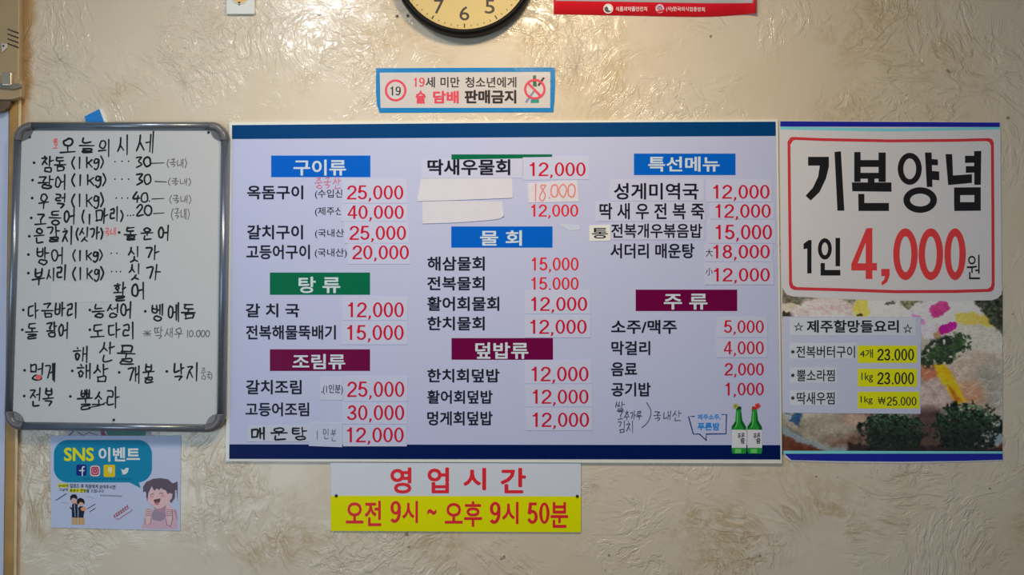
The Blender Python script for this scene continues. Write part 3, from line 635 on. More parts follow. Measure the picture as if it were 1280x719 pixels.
figures('12,000', (615, 342, 850, 412), pr2, mb, C_, D2)
heading(C_, (216, 452, 722, 558), hb, '물 회', (360, 472, 569, 549))
flat_me('tape_scrap', [[(740, 436), (860, 446), (858, 468), (810, 474)]], mat('tape_clear', (176, 182, 206), .25), mb, C_, D2)
dish(C_, '해삼물회', (97, 602, 383, 673)); figures('15,000', (618, 607, 852, 682), pr2, mb, C_, D2)
dish(Dd, '전복물회', (72, 17, 287, 69)); figures('15,000', (462, 20, 639, 74), pr2, mb, Dd, D2)
dish(Dd, '활어회물회', (72, 92, 342, 146)); dish(Dd, '한치물회', (72, 167, 287, 219))
price(Dd, '12,000', (461, 94, 671, 154), (437, 68, 683, 157)); price(Dd, '12,000', (458, 179, 669, 240), (437, 159, 683, 246))
heading(Dd, (163, 248, 543, 329), hp, '덮밥류', (252, 264, 451, 326))
dish(Dd, '한치회덮밥', (72, 363, 343, 414)); dish(Dd, '활어회덮밥', (72, 443, 317, 494)); dish(Dd, '멍게회덮밥', (72, 522, 317, 575))
price(Dd, '12,000', (463, 355, 676, 418), (437, 333, 688, 418)); price(Dd, '12,000', (467, 441, 676, 502), (440, 420, 690, 505)); price(Dd, '12,000', (467, 527, 678, 589), (442, 507, 691, 594))
# column three
heading(Ee, (204, 170, 619, 258), hb, '특선메뉴', (262, 182, 554, 244))
for box, s, tb in (((107, 276, 490, 364), '성게미역국', (122, 290, 468, 358)), ((48, 366, 495, 447), '딱 새 우 전 복 죽', (63, 372, 491, 439)), ((109, 449, 490, 522), '전복개우볶음밥', (111, 456, 483, 515))):
    o = sticker(Ee, box, name='dish_sticker'); text(s, tb, dk, o, Ee, D4, .02, 'dish_lettering')
o = sticker(Ee, [(22, 464), (107, 461), (108, 526), (23, 528)], mat('label_cream', (208, 205, 194), .5), 'dish_sticker'); text('통', (32, 474, 98, 517), dk, o, Ee, D4, .01, 'dish_lettering')
dish(Ee, '서더리 매운탕', (108, 537, 451, 598))
price(Ee, '12,000', (528, 298, 758, 363), (502, 276, 768, 368)); price(Ee, '12,000', (537, 377, 763, 441), (515, 371, 776, 437.5))
price(Ee, '15,000', (538, 461, 768, 530), (506, 440, 783, 536)); price(Ee, '18,000', (528, 543, 759, 607), (494, 538, 771, 611)); price(Ee, '12,000', (530, 638, 759, 701), (494, 613, 776, 706))
text('大', (497, 559, 526, 591), dk, mb, Ee, D4, .0, 'size_lettering'); text('小', (497, 637, 526, 668), dk, mb, Ee, D4, .0, 'size_lettering')
heading(Ff, (202, 38, 599, 122), hp, '주 류', (312, 54, 483, 116))
for s, tb in (('소주/맥주', (106, 156, 363, 211)), ('막걸리', (107, 239, 259, 294)), ('음료', (106, 322, 208, 376)), ('공기밥', (107, 401, 261, 456))): dish(Ff, s, tb)
price(Ff, '5,000', (547, 158, 703, 215), (520, 145, 718, 225)); price(Ff, '4,000', (547, 240, 703, 299), (520, 227, 718, 303))
price(Ff, '2,000', (549, 325, 703, 381)); price(Ff, '1,000', (553, 402, 703, 459))
bp_ = mat('ball_pen_black', (50, 52, 66), .5)
pen([('쌀', 122, 478, 160, 515)], bp_, mb, Ff, D2, 3); pen([('고추가루', 131, 514, 228, 548)], bp_, mb, Ff, D2, 3); pen([('김치', 131, 553, 197, 598)], bp_, mb, Ff, D2, 3)
line([(245, 480), (262, 515), (250, 555), (226, 578)], 3, bp_, mb, Ff, D2); pen([('국', 270, 515, 305, 552), ('내', 308, 515, 342, 548), ('산', 345, 512, 383, 552)], bp_, mb, Ff, D2, 3)
# soju advert
F8 = crop(850, 490, 7.57)
ln_ = mat('advert_navy', (24, 50, 104), **gl); lb = mat('advert_blue', (20, 124, 200), **gl)
flat_me('advert_bubble', ribbon([(135, 232), (80, 232), (126, 399), (185, 399), (247, 458)], 11) + ribbon([(247, 458), (247, 399), (435, 396), (440, 212), (398, 214)], 11), ln_, mb, F8, D2)
text('제주소주,', (166, 210, 383, 265), lb, mb, F8, D2, .02, 'advert_lettering'); text('푸른밤', (166, 290, 374, 364), lb, mb, F8, D2, .03, 'advert_lettering')
for x0, fc, nm in ((0, (150, 156, 62), 'green_flower'), (149, (204, 58, 48), 'red_flower')):
    S = lambda pts: [(x + x0, y) for x, y in pts]
    o = flat_me('soju_bottle_print', [S([(530, 150), (580, 150), (580, 190), (590, 270), (625, 330), (628, 560), (620, 585), (500, 585), (490, 560), (488, 330), (522, 280), (530, 190)])], mat('bottle_green', (34, 128, 50), **gl), mb, F8, D2)
    flat_me('bottle_shade', [S([(570, 190), (580, 190), (590, 270), (625, 330), (628, 360), (600, 360), (598, 340), (572, 290)]), S([(488, 330), (522, 280), (540, 300), (500, 345), (498, 362), (488, 362)])], mat('bottle_dark_green', (16, 84, 34), **gl), o, F8, D2 + .0001)
    flat_me('bottle_glint', [S([(540, 190), (550, 190), (546, 290), (535, 330), (520, 345), (536, 290)]), S([(520, 540), (580, 540), (580, 580), (520, 580)])], mat('bottle_light_green', (92, 176, 88), **gl), o, F8, D2 + .0002)
    flat_me('bottle_label', [S([(490, 358), (628, 360), (628, 530), (490, 530)])], mat('bottle_label_white', (190, 190, 196), **gl), o, F8, D2 + .0002)
    text('푸른', (545 + x0, 390, 612 + x0, 445), dk, o, F8, D2 + .0003, .02, 'brand_lettering', slope=-8); text('밤', (574 + x0, 440, 614 + x0, 490), dk, o, F8, D2 + .0003, .03, 'brand_lettering')
    flat_me('cap', [S([(534, 136), (578, 140), (580, 168), (532, 168)])], mat('cap_dark' if x0 == 0 else 'cap_red', (24, 60, 36) if x0 == 0 else (160, 44, 36), **gl), o, F8, D2 + .0003)
    cx, cy = (526, 135) if x0 == 0 else (735, 132)
    flat_me(nm, [ell(cx + 15 * math.cos(a), cy + 15 * math.sin(a), 12, 12, 12) for a in [i * 1.2566 for i in range(5)]], mat(nm, fc, **gl), o, F8, D2 + .0004)
    flat_me('flower_core', [ell(cx, cy, 8)], mat(nm + '_core', tuple(int(c * .65) for c in fc), **gl), o, F8, D2 + .0005)

# ------------------------------------------------------------------ opening hours sign
F = crop(390, 560, 3.556)
oh = thing('opening_hours_sign', 'white and yellow opening hours sign with red letters under the menu board', 'sign', P(570, 665, 0))
slab('white_half', [(83, 66), (1195, 66), (1195, 216), (83, 213)], mat('sign_white', (186, 190, 210), .4, grain=.02), oh, 0, .003, F)
slab('yellow_half', [(83, 213), (1195, 216), (1195, 375), (84, 369)], mat('sign_yellow', (222, 202, 0), .45, grain=.03, spec=.08), oh, 0, .0031, F)
sr_ = mat('sign_red', (200, 20, 34), .4, grain=.02); d = .0033
for s, b_ in (('영', (348, 87, 442, 203)), ('업', (513, 87, 609, 202)), ('시', (672, 89, 774, 188)), ('간', (838, 89, 951, 202))): text(s, b_, sr_, oh, F, d, .026)
for s, b_ in (('오전', (150, 235, 308, 348)), ('시', (401, 236, 471, 334)), ('~', (512, 272, 553, 298)), ('오후', (590, 237, 756, 351)), ('시', (845, 240, 918, 339)), ('분', (1060, 241, 1139, 356))): text(s, b_, sr_, oh, F, d, .022)
for s, b_ in (('9', (348, 236, 395, 334)), ('9', (790, 240, 838, 338)), ('50', (957, 243, 1056, 338))): figures(s, b_, sr_, oh, F, d, .15, 'lettering')
for x, y in ((108, 213), (1179, 215)):
    lathe('screw_head', [(.0001, .0052), (.0028, .0048), (.0036, .0031)], dark, oh, 16, P(*F(x, y), .003))

# ------------------------------------------------------------------ social media event sheet
F = crop(40, 530, 5.133)
ev = thing('event_sheet', 'white event sheet with teal speech bubble and laughing cartoon girl under the whiteboard', 'sheet', P(144, 662, 0))
em_ = dict(rough=.42, grain=.02, spec=.1)
slab('sheet', [(117, 76), (955, 76), (951, 685), (122, 665)], mat('event_white', (168, 175, 204), **em_), ev, .0011, .0016, F)
d = .0018; teal = mat('event_teal', (10, 116, 152), **em_); yel = mat('event_yellow', (214, 198, 20), **em_); evw = mat('event_print_white', (196, 210, 226), **em_); evk = mat('event_black', (36, 38, 48), **em_)
bub = flat_me('speech_bubble', [rrect(140, 103, 770, 376, 92, 10), [(622, 374), (684, 372), (697, 412)]], teal, ev, F, d); d2 = d + .0002
text('SNS', (205, 152, 398, 240), yel, bub, F, d2, .03); text('이벤트', (427, 150, 693, 243), evw, bub, F, d2, .03)
I = crop(90, 575, 16)
o = flat_me('social_icon', [rrect(85, 95, 290, 318, 40)], mat('icon_navy', (14, 34, 110), **em_), bub, I, d2)
flat_me('social_icon', [rrect(360, 112, 562, 335, 60)], mat('icon_pink', (214, 112, 128), **em_), bub, I, d2)
flat_me('social_icon', [rrect(632, 98, 862, 342, 30)], mat('icon_yellow', (212, 172, 20), **em_), bub, I, d2)
flat_me('bird_icon', [[(985, 180), (1020, 200), (1055, 200), (1060, 175), (1085, 158), (1110, 165), (1135, 160), (1128, 195), (1118, 240), (1085, 280), (1040, 295), (990, 285), (1020, 268), (995, 250), (1000, 225), (985, 205)]], evw, bub, I, d2)
d3 = d2 + .0002
flat_me('icon_letter', ribbon([(245, 140), (222, 140), (208, 165), (206, 320)], 28) + ribbon([(150, 215), (248, 215)], 24), evw, bub, I, d3)
flat_me('icon_lens', frame_poly(rrect(385, 140, 535, 300, 40), rrect(400, 155, 520, 285, 30)) + ringp(462, 215, 40, 42, 16), mat('icon_maroon', (120, 20, 60), **em_), bub, I, d3)
flat_me('icon_ring', frame_poly(rrect(368, 120, 556, 325, 55), rrect(382, 136, 540, 308, 42)), evw, bub, I, d3)
flat_me('icon_mark', [[(722, 150), (800, 150), (800, 235), (775, 275), (745, 272), (768, 235), (722, 235)]], mat('icon_cream', (230, 210, 170), **em_), bub, I, d3)
J = crop(68, 600, 14.22)
flat_me('highlight', [rect(65, 68, 250, 135)], yel, ev, J, d); flat_me('highlight', [rect(265, 155, 560, 225)], yel, ev, J, d)
text('SNS에', (70, 75, 245, 130), evk, ev, J, d2, .01); text('업로드 후 직원에게 보여주시면', (275, 80, 1085, 155), evk, ev, J, d2, .015, slope=30)
text('그날의', (75, 150, 240, 200), evk, ev, J, d2, .005); text('음료수 한병을', (275, 160, 620, 222), evk, ev, J, d2, .015, slope=8); text('드립니다!', (650, 170, 880, 228), evk, ev, J, d2, .008, slope=6)
gy = mat('event_grey', (120, 122, 138), **em_)
flat_me('small_print', [rect(x, 262 + (x - 815) * .04, x + 26, 290 + (x - 815) * .04) for x in range(815, 1180, 36)], gy, ev, J, d)
flat_me('small_print', [rect(330 + 24 * k, 349, 345 + 24 * k, 358) for k in range(13)], mat('event_dark_teal', (8, 92, 124), **em_), bub, F, d2)
# printed couple
K = crop(60, 540, 5.75)
nv = mat('print_navy', (26, 36, 62), **em_); hair = mat('print_hair', (30, 24, 28), **em_); skin = mat('print_skin', (196, 150, 134), **em_); khaki = mat('print_khaki', (178, 142, 92), **em_)
cp = flat_me('couple_print', [[(172, 522), (190, 512), (213, 520), (214, 617), (172, 615), (170, 560), (152, 542), (156, 536), (172, 548)], [(216, 545), (235, 530), (258, 540), (262, 572), (254, 617), (216, 617)]], nv, ev, K, d)
for q_ in [rect(172, 615, 190, 668), rect(193, 615, 213, 668), rect(218, 615, 238, 668), rect(241, 615, 262, 668)]: flat_me('trouser_leg', [q_], khaki, cp, K, d)
for q_ in [ell(182, 495, 17, 20), ell(238, 518, 16, 18)]: flat_me('face', [q_], skin, cp, K, d2)
for q_ in [[(160, 485), (160, 462), (175, 449), (200, 450), (211, 468), (209, 488), (200, 480), (185, 474), (172, 478), (166, 495)], [(206, 500), (212, 482), (232, 474), (255, 484), (264, 505), (262, 522), (248, 508), (230, 504), (220, 520), (212, 520)]]: flat_me('hair', [q_], hair, cp, K, d3)
for q_ in [ell(255, 555, 20, 14), ell(204, 510, 9, 9), ell(158, 540, 6, 5)]: flat_me('hand', [q_], mat('print_tan', (200, 138, 100), **em_), cp, K, d3)
flat_me('shirt_line', ribbon([(190, 520), (192, 560), (196, 610)], 3) + ribbon([(216, 560), (217, 612)], 3), evw, cp, K, d3)
for a, b, w in (((58, 492), (135, 442), 7), ((285, 552), (342, 518), 6), ((300, 575), (342, 548), 6)):
    n_ = 7; flat_me('scribble', [q for k in range(n_) for q in ribbon([lerp2(a, b, k / n_), lerp2(a, b, (k + .72) / n_)], w)], evk, ev, K, d)
line([(90, 512), (120, 508), (148, 518)], 2.2, gy, ev, K, d); line([(280, 470), (305, 468), (332, 480)], 2.2, gy, ev, K, d)
# red slanted stamp
Sx = crop(135, 625, 23.97)
stp = mat('stamp_red', (150, 78, 92), **em_)
flat_me('stamp_print', [q for k in range(7) for q in ribbon([(205 + 62 * k, 520 - 50 * k), (170 + 66 * k + 12, 455 - 48 * k)], 46)] + ribbon([(240, 575), (330, 575), (480, 470), (700, 330), (730, 280)], 22) + ribbon([(250, 500), (640, 230)], 24) + ribbon([(210, 440), (600, 170)], 14), stp, ev, Sx, d)
# printed girl
G = crop(140, 580, 8.17)
gs = mat('girl_skin', (198, 166, 170), **em_); gh = mat('girl_hair', (88, 76, 88), **em_); gp = mat('girl_pink', (186, 152, 168), **em_); gd = mat('girl_line', (92, 70, 84), **em_)
gr = flat_me('girl_print', [[(300, 652), (330, 560), (380, 520), (450, 480), (540, 460), (610, 465), (668, 480), (670, 668), (300, 660)]], gp, ev, G, d)
flat_me('neck', [[(430, 440), (560, 430), (560, 500), (500, 540), (440, 500)]], mat('girl_neck', (160, 126, 138), **em_), gr, G, d + .0001)
flat_me('collar', [[(410, 500), (430, 470), (500, 500), (540, 470), (560, 500), (540, 560), (500, 585), (440, 580), (405, 560)]], mat('girl_collar', (140, 124, 142), **em_), gr, G, d2)
flat_me('face', [[(352, 330), (370, 260), (450, 230), (560, 240), (590, 300), (590, 380), (560, 420), (500, 455), (460, 462), (400, 420), (365, 385)], ell(605, 335, 20, 32)], gs, gr, G, d2 + .0001)
flat_me('hair', [[(318, 290), (318, 230), (350, 185), (420, 152), (500, 146), (570, 158), (620, 200), (668, 180), (670, 240), (668, 390), (660, 270), (645, 262), (640, 350), (605, 400), (590, 380), (612, 350), (618, 310), (590, 295), (570, 310), (548, 270), (520, 262), (500, 245), (480, 270), (460, 250), (430, 275), (405, 225), (372, 300), (362, 380), (350, 340), (348, 290), (335, 280)]], gh, gr, G, d3)
flat_me('mouth', [[(425, 365), (460, 360), (495, 352), (490, 385), (470, 410), (445, 415), (432, 392)]], mat('girl_mouth', (96, 62, 70), **em_), gr, G, d3); flat_me('tongue', [ell(460, 405, 20, 14)], mat('girl_tongue', (176, 104, 116), **em_), gr, G, d3 + .0001)
flat_me('eyes', ribbon(smooth_line([(395, 318), (410, 304), (428, 312)]), 6) + ribbon(smooth_line([(485, 305), (503, 296), (522, 308)]), 6), gd, gr, G, d3)
for q_ in [ell(405, 338, 20, 14), ell(518, 328, 22, 14)]: flat_me('cheek', [q_], mat('girl_cheek', (206, 140, 152), **em_), gr, G, d2 + .00015)
for q_ in [[(330, 500), (350, 455), (375, 440), (400, 450), (412, 480), (400, 540), (398, 600), (370, 630), (345, 620), (335, 550)], [(540, 490), (550, 450), (565, 400), (585, 375), (592, 420), (615, 455), (622, 520), (612, 600), (590, 630), (560, 620), (552, 550)]]: flat_me('hand', [q_], gs, gr, G, d3)
flat_me('finger_lines', [q for y in (465, 485, 505, 525) for q in ribbon([(345, y + 6), (372, y - 2), (405, y + 6)], 4) + ribbon([(548, y + 8), (575, y), (612, y + 6)], 4)] + ribbon([(395, 560), (398, 600), (372, 628)], 4) + ribbon([(335, 560), (345, 620)], 4) + ribbon([(552, 560), (560, 620), (606, 640)], 4) + ribbon([(614, 470), (618, 560), (604, 625)], 4) + ribbon([(640, 470), (664, 560)], 4), gd, gr, G, d3 + .0002)

# ------------------------------------------------------------------ side dish poster
ps = thing('seafood_poster', 'tall poster of a seafood platter with big black title and red 4,000 price', 'poster', P(1115, 578, 0))
pm = dict(rough=.36, grain=.012, spec=.25)
wave = lambda u, w: .0012 + .0012 * math.sin(u * 7 + 1) * math.sin(w * 5) + .003 * w ** 6 * (1 - u) ** 4
G7, G8 = crop(960, 140, 2.997), crop(960, 350, 2.997)
top = [(974.2, 151), (1112, 151.8), (1250.4, 152.8)]; bot = [(984, 574.5), (1050, 578), (1127, 579.4), (1200, 577.6), (1253.8, 575.4)]
pwm = mat('side_poster_white', (190, 187, 190), **pm)
slab('sheet', [(974.2, 151), (1112, 151.8), (1250.4, 152.8), (1252, 360), (1253.8, 575.6), (1200, 577.8), (1127, 579.4), (1050, 578.4), (988, 576.4), (982, 572), (978.6, 563), (976.5, 360)], pwm, ps, 0, .0012)
def npaint(x0, y0, x1, y1, st, fn, name, d):
    nx, ny = int((x1 - x0) * st) + 1, int((y1 - y0) * st) + 1
    xs, ys = np.linspace(x0, x1, nx), np.linspace(y0, y1, ny); X, Y = np.meshgrid(xs, ys); col_ = fn(X, Y)
    v = [tuple(P(x, y, d)) for y in ys for x in xs]
    f = [[j * nx + i, (j + 1) * nx + i, (j + 1) * nx + i + 1, j * nx + i + 1] for j in range(ny - 1) for i in range(nx - 1)]
    me = bpy.data.meshes.new(name); me.from_pydata(v, [], f)
    c = col_.reshape(-1, 3) / 255.0; c = np.where(c <= .04045, c / 12.92, ((np.clip(c, 0, 1) + .055) / 1.055) ** 2.4) / EV
    at_ = me.color_attributes.new('print', 'FLOAT_COLOR', 'POINT'); at_.data.foreach_set('color', np.concatenate([np.clip(c, 0, .92), np.ones((len(c), 1))], 1).astype(np.float32).ravel())
    m = bpy.data.materials.new('photo_print'); m.use_nodes = True; b = m.node_tree.nodes['Principled BSDF']; a = m.node_tree.nodes.new('ShaderNodeVertexColor'); a.layer_name = 'print'
    m.node_tree.links.new(a.outputs[0], b.inputs['Base Color']); b.inputs['Roughness'].default_value = .36; b.inputs['Specular IOR Level'].default_value = .25
    return link(name, me, m, ps)
def vnoise(X, Y, s, seed):
    g = np.random.default_rng(seed).random((256, 256)); x, y = X / s + 100, Y / s + 100; xi, yi = np.floor(x).astype(int), np.floor(y).astype(int); fx, fy = x - xi, y - yi
    fx, fy = fx * fx * (3 - 2 * fx), fy * fy * (3 - 2 * fy); g_ = lambda a, b: g[b % 256, a % 256]
    return (g_(xi, yi) * (1 - fx) + g_(xi + 1, yi) * fx) * (1 - fy) + (g_(xi, yi + 1) * (1 - fx) + g_(xi + 1, yi + 1) * fx) * fy
def food(X, Y):
    U, V = (X - 960) * 2.997, (Y - 350) * 2.997
    fb = vnoise(U, V, 24, 1) * .5 + vnoise(U, V, 10, 2) * .3 + vnoise(U, V, 5, 3) * .2
    U2, V2 = U + (vnoise(U, V, 18, 4) - .5) * 13 + (vnoise(U, V, 6, 14) - .5) * 6, V + (vnoise(U, V, 18, 5) - .5) * 13 + (vnoise(U, V, 6, 15) - .5) * 6
    im = np.zeros(X.shape + (3,)); im[:] = (178, 168, 158); im += (fb[..., None] - .5) * 46
    def put(mask, c, noise=0, nz=None):
        nonlocal im
        cc_ = np.array(c, float) + ((nz if nz is not None else fb)[..., None] - .5) * noise
        im = im * (1 - mask[..., None]) + cc_ * mask[..., None]
    def E(cx, cy, rx, ry, soft=.18, rot=0, raw=False):
        a, b = (U, V) if raw else (U2, V2); c_, s_ = math.cos(rot), math.sin(rot); dx, dy = a - cx, b - cy
        r = np.sqrt(((dx * c_ + dy * s_) / rx) ** 2 + ((-dx * s_ + dy * c_) / ry) ** 2); return np.clip((1 - r) / soft + .5, 0, 1)
    def PG(pts, soft=9):
        ins = np.zeros(U.shape, bool); dmin = np.full(U.shape, 1e9); n = len(pts)
        for i in range(n):
            (ax, ay), (bx_, by) = pts[i], pts[(i + 1) % n]
            cnd = (ay > V2) != (by > V2)
            with np.errstate(divide='ignore', invalid='ignore'): ins ^= cnd & (U2 < (bx_ - ax) * (V2 - ay) / ((by - ay) or 1e-9) + ax)
            t = np.clip(((U2 - ax) * (bx_ - ax) + (V2 - ay) * (by - ay)) / ((bx_ - ax) ** 2 + (by - ay) ** 2), 0, 1)
            dmin = np.minimum(dmin, np.hypot(U2 - ax - t * (bx_ - ax), V2 - ay - t * (by - ay)))
        return np.clip(np.where(ins, dmin, -dmin) / soft + .5, 0, 1)
    leaf = vnoise(U, V, 9, 8) * .6 + vnoise(U, V, 4.5, 9) * .4
    # upper row
    put(E(100, 90, 90, 60), (112, 106, 92), 90, leaf); put(E(85, 104, 45, 20), (190, 180, 160), 30); put(E(80, 131, 45, 10), (58, 48, 40))
    put(E(250, 72, 75, 22), (122, 122, 96), 110, leaf); put(E(210, 128, 120, 62), (204, 190, 188), 50)
    for i in range(9): put(E(170 + 22 * i, 105 + 5 * (i % 3), 30, 3, .8, .5) * .5, (186, 150, 156))
    put(E(440, 120, 120, 75), (204, 202, 198), 24); put(E(350, 108, 30, 40), (216, 192, 92), 30); put(E(345, 132, 14, 7), (60, 56, 40)); put(E(455, 84, 24, 5, .4, -.1), (96, 92, 84))
    put(E(548, 80, 50, 30), (112, 112, 84), 130, leaf); put(E(700, 110, 125, 75), (208, 200, 200), 26)
    # right side
    put(PG([(745, 40), (890, 40), (890, 280), (850, 215), (805, 130)]), (58, 62, 46), 90, leaf)
    put(E(760, 240, 130, 85, .1), (192, 186, 176), 26); put(PG([(700, 132), (760, 118), (815, 135), (848, 182), (780, 165), (705, 165)]), (206, 180, 86), 24)
    put(E(790, 380, 150, 120, .3), (182, 164, 150), 50); put(E(850, 400, 80, 90, .6), (158, 152, 140), 40); put(E(640, 420, 70, 110, .5), (172, 150, 144), 70)
    put(E(600, 345, 40, 28, .5), (178, 112, 84), 30); put(E(750, 430, 60, 50, .8), (184, 138, 108), 30)
    for i in range(26):
        a, b = rng.uniform(600, 870), rng.uniform(310, 480); put(E(a, b, rng.uniform(14, 40), 2.2, .9, rng.uniform(-.9, .9)) * .45, (208, 200, 194))
    # orchid
    for a in ((600, 110, 45, 30, .3), (590, 165, 38, 34, 0), (620, 205, 40, 22, .2), (560, 130, 30, 40, .2)): put(E(*a[:4], .25, a[4]), (206, 192, 206), 20)
    put(E(565, 150, 26, 16, .3, .6), (198, 120, 176), 30); put(E(643, 108, 38, 28, .15, -.5), (190, 62, 132), 40); put(E(672, 182, 36, 19, .15, -.4), (172, 24, 132), 40); put(E(632, 205, 14, 16), (170, 138, 100))
    # parsley sprig and yellow strip
    put(np.clip((E(655, 268, 95, 48, 1.4, -.5) - .35 + (vnoise(U, V, 12, 23) - .5) * 1.1) * 5, 0, 1) * E(655, 268, 100, 52, .2, -.5), (40, 50, 36), 40, leaf)
    for i in range(260):
        t = rng.random(); a, b = 600 + 140 * t + rng.normal(0, 14), 292 - 62 * t + rng.normal(0, 15); g_ = rng.random()
        put(E(a, b, rng.uniform(3, 7), rng.uniform(3, 6), .5) * .85, (34 + 40 * g_, 48 + 56 * g_, 34 + 26 * g_))
    put(PG([(622, 326), (662, 318), (700, 370), (738, 452), (715, 470), (690, 440), (655, 385)]), (206, 166, 14), 40); put(PG([(672, 390), (690, 400), (730, 460), (706, 462)]), (170, 106, 28), 20)
    # lower plate
    low = np.clip((V - 480) / 60, 0, 1) * np.clip((640 - U) / 80, 0, 1); put(low * .9, (140, 132, 118), 60)
    put(E(330, 570, 120, 70, .6), (112, 84, 74), 70); put(E(255, 545, 90, 45, .6), (152, 142, 128), 50); put(E(330, 520, 45, 22, .7), (168, 140, 124), 40)
    put(PG([(60, 500), (125, 500), (118, 545), (80, 525)]), (44, 76, 116), 40); put(E(78, 510, 18, 8), (150, 158, 160)); put(PG([(70, 545), (140, 590), (128, 596), (68, 556)]), (104, 100, 96))
    put(PG([(40, 535), (120, 585), (230, 625), (360, 645), (250, 660), (40, 600)]), (128, 140, 142), 20); put(PG([(40, 568), (100, 605), (220, 640), (200, 680), (40, 680)]), (92, 50, 36), 40)
    put(E(610, 570, 90, 90, .5) * .9, (72, 52, 48), 40); put(PG([(840, 570), (890, 500), (890, 600), (800, 645)]), (130, 144, 150), 20); put(PG([(830, 640), (890, 600), (890, 680), (800, 680)]), (82, 48, 40), 20)
    put(PG([(300, 612), (900, 630), (900, 680), (300, 680)]), (48, 34, 32), 24)
    for cx, cy, rx, ry in ((465, 570, 118, 82), (745, 555, 122, 92)):
        wr = (vnoise(U, V, 20, 21) - .5) * .55 + (vnoise(U, V, 8, 22) - .5) * .35
        put(np.clip((E(cx, cy, rx * 1.0, ry, 1.6) - .42 + wr) * 6, 0, 1) * E(cx, cy, rx * 1.15, ry * 1.15, .1), (30, 36, 30), 60, leaf)
        for i in range(620):
            a_, r_ = rng.uniform(0, 6.28), math.sqrt(rng.random()); x, y = cx + rx * r_ * math.cos(a_), cy + ry * r_ * math.sin(a_); br = max(0, (cy + 20 - y) / ry) * rng.random() + .12 * rng.random()
            put(E(x, y, rng.uniform(2, 5.5), rng.uniform(2, 4.5), .6, raw=True) * .8, (24 + 60 * br, 32 + 100 * br, 26 + 62 * br))
    im += ((vnoise(U + V * .7, V * 3, 7, 31) - .5) * 26 + (vnoise(U, V, 3.2, 32) - .5) * 16)[..., None] * (im.mean(-1, keepdims=True) / 170)
    return np.clip(im, 4, 245)
DP = .0014
fp = npaint(978, 358, 1253.2, 568, 1.35, food, 'food_photo', DP)
# white title field with red rounded frame, over the photo
flat_me('title_field', [[(974.6, 160), (1250.6, 161), (1252.2, 368)] + [(1247, 373), (1240, 375.5)] + [(1180, 376.5), (1113, 376), (1050, 374), (990, 370.6), (983, 368), (979.5, 362), (976.8, 355)]], pwm, ps, ID, DP + .0002)
sm = lambda c: mat(c[0], c[1], **pm)
db, lbm = sm(('stripe_blue', (26, 32, 140))), sm(('stripe_light_blue', (110, 188, 220)))
flat_me('top_stripe', [[(975.2, 151.6), (1249.6, 153.2), (1249.7, 158.8), (975.3, 158.2)]], db, ps, ID, DP + .0003)
flat_me('top_stripe', [[(975.3, 158.2), (1112, 160.5), (1249.7, 158.8), (1249.7, 162), (1112, 164.4), (975.3, 162)]], lbm, ps, ID, DP + .0003)
flat_me('bottom_stripe', [[(979, 563.6), (1253, 564.4), (1253.2, 567.6), (979.5, 568)]], lbm, ps, ID, DP + .0003)
flat_me('bottom_stripe', [[(980.5, 567.4), (1253.2, 567.2), (1253.5, 574.8), (1200, 576.4), (1127, 577.3), (1050, 576.6), (989, 575.2)]], db, ps, ID, DP + .0003)
o_ = [(83, 96)] + [(92, 93.5), (200, 98), (460, 103), (700, 101), (828, 98)] + [(840, 103), (846, 116), (848, 380), (849, 650)] + [(845, 666), (833, 674), (700, 678), (480, 679), (280, 672), (98, 667), (84, 660), (79, 645), (76, 400), (73, 112)]
cx_, cy_ = 461, 386
i_ = [(cx_ + (x - cx_) * (1 - 11 / 388), cy_ + (y - cy_) * (1 - 11 / 290)) for x, y in o_]
flat_me('red_frame', frame_poly(o_, i_), sm(('frame_red', (186, 50, 58))), ps, G7, DP + .0004)
tb_ = sm(('title_black', (26, 24, 26))); dt = DP + .0004
flat_me('title_character', [[(150, 168), (228, 168), (228, 205), (217, 250), (193, 300), (160, 332), (141, 314), (168, 284), (188, 242), (194, 201), (150, 201)], [(249, 150), (273, 147), (286, 370), (260, 370)]], tb_, ps, G7, dt)
flat_me('title_character', [rect(323, 150, 347, 262), rect(414, 152, 441, 262), rect(340, 180, 420, 206), rect(340, 228, 420, 250), rect(374, 245, 399, 272), [(314, 264), (462, 264), (463, 299), (316, 297)], [(338, 307), (361, 307), (361, 341), (453, 341), (453, 371), (339, 371)]], tb_, ps, G7, dt)
flat_me('title_character', ringp(531, 213, 45, 60, 21, 21) + ringp(570, 330, 63, 48, 25, 24) + [[(588, 152), (613, 152), (616, 281), (595, 281)], [(612, 176), (636, 178), (637, 200), (612, 199)], [(613, 221), (641, 223), (642, 256), (614, 254)]], tb_, ps, G7, dt)
flat_me('title_character', [[(665, 158), (690, 158), (693, 238), (764, 233), (764, 266), (675, 274)], [(772, 147), (799, 146), (797, 273), (773, 273)], [(738, 164), (776, 164), (776, 190), (738, 191)], [(741, 203), (776, 203), (776, 227), (741, 228)], [(697, 283), (797, 282), (797, 311), (697, 312)], [(697, 338), (797, 338), (797, 370), (698, 371)], rect(697, 300, 720, 350), rect(773, 300, 797, 350)], tb_, ps, G7, dt)
flat_me('price_character', [[(133, 494), (152, 480), (163, 480), (163, 605), (147, 605), (147, 512), (133, 514)]], tb_, ps, G7, dt)
flat_me('price_character', ringp(213, 513, 26, 40, 14, 16) + [rect(253, 472, 270, 578), [(197, 566), (213, 566), (213, 592), (271, 592), (271, 613), (197, 613)]], tb_, ps, G7, dt)
redp = sm(('big_price_red', (206, 56, 58)))
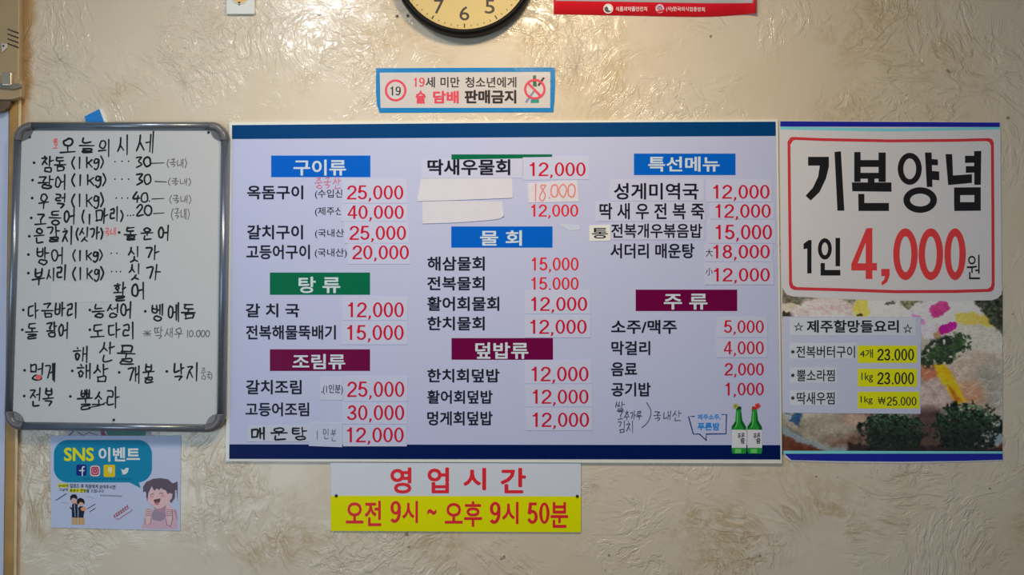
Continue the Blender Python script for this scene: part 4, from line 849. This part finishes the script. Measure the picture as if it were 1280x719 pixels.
flat_me('price_digit', [[(376, 435), (391, 435), (391, 566), (408, 566), (408, 594), (391, 594), (391, 626), (366, 626), (366, 594), (312, 594), (312, 566)][:3] + [(391, 566), (408, 566), (408, 594), (391, 594), (391, 626), (366, 626), (366, 594), (312, 594), (312, 570), (368, 437)]], redp, ps, G7, dt)
flat_me('digit_counter', [[(366, 490), (366, 567), (336, 567)]], pwm, ps, G7, dt + .0001)
flat_me('price_digit', [[(424, 588), (455, 588), (456, 612), (446, 638), (428, 650), (424, 640), (436, 626), (438, 615), (424, 615)]], redp, ps, G7, dt)
for cx0, rx0 in ((515, 46), (610, 46), (701, 40)): flat_me('price_digit', ringp(cx0, 533, rx0, 97, 24, 30, 40), redp, ps, G7, dt)
text('원', (745, 535, 794, 627), tb_, ps, G7, dt, .0, 'lettering')
# pasted price list
pl = slab('pasted_list', [(57, 137), (573, 139), (571, 502), (54, 498)], sm(('list_white', (172, 176, 200))), ps, .0014, DP + .0006, G8)
dl = DP + .0008
lw = sm(('label_white', (184, 189, 208))); ly = sm(('label_yellow', (236, 212, 10))); lk = sm(('label_black', (30, 30, 36)))
def tag_(box, m=lw): return slab('label_tape', rect(*box), m, pl, DP + .0006, dl, G8)
def tl(s, box, par, bold=.012): text(s, box, lk, par, G8, dl + .0002, bold)
o = tag_((82, 142, 553, 208)); tl('☆', (96, 158, 133, 192), o, .004); tl('☆', (505, 163, 542, 200), o, .004); tl('제주할망들요리', (145, 150, 490, 198), o, .026)
o = tag_((82, 236, 332, 296)); tl('*', (86, 262, 100, 277), o, .03); tl('전복버터구이', (106, 247, 326, 292), o)
o = tag_((82, 328, 258, 386)); tl('*', (86, 350, 100, 365), o, .03); tl('뿔소라찜', (108, 336, 250, 380), o)
o = tag_((82, 414, 258, 470)); tl('*', (86, 435, 100, 450), o, .03); tl('딱새우찜', (108, 420, 250, 467), o)
o = tag_((337, 246, 558, 311), ly); tl('4개', (345, 260, 393, 292), o, .006); figures('23.000', (409, 258, 547, 302), lk, o, G8, dl + .0002, .13, 'lettering')
o = tag_((337, 333, 558, 400), ly); tl('1kg', (350, 348, 393, 384), o, .004); figures('23.000', (409, 346, 547, 391), lk, o, G8, dl + .0002, .13, 'lettering')
o = tag_((337, 419, 567, 482), ly); tl('1kg', (347, 436, 392, 467), o, .004); tl('₩', (412, 438, 440, 466), o, .0); figures('25.000', (445, 438, 556, 471), lk, o, G8, dl + .0002, .12, 'lettering')
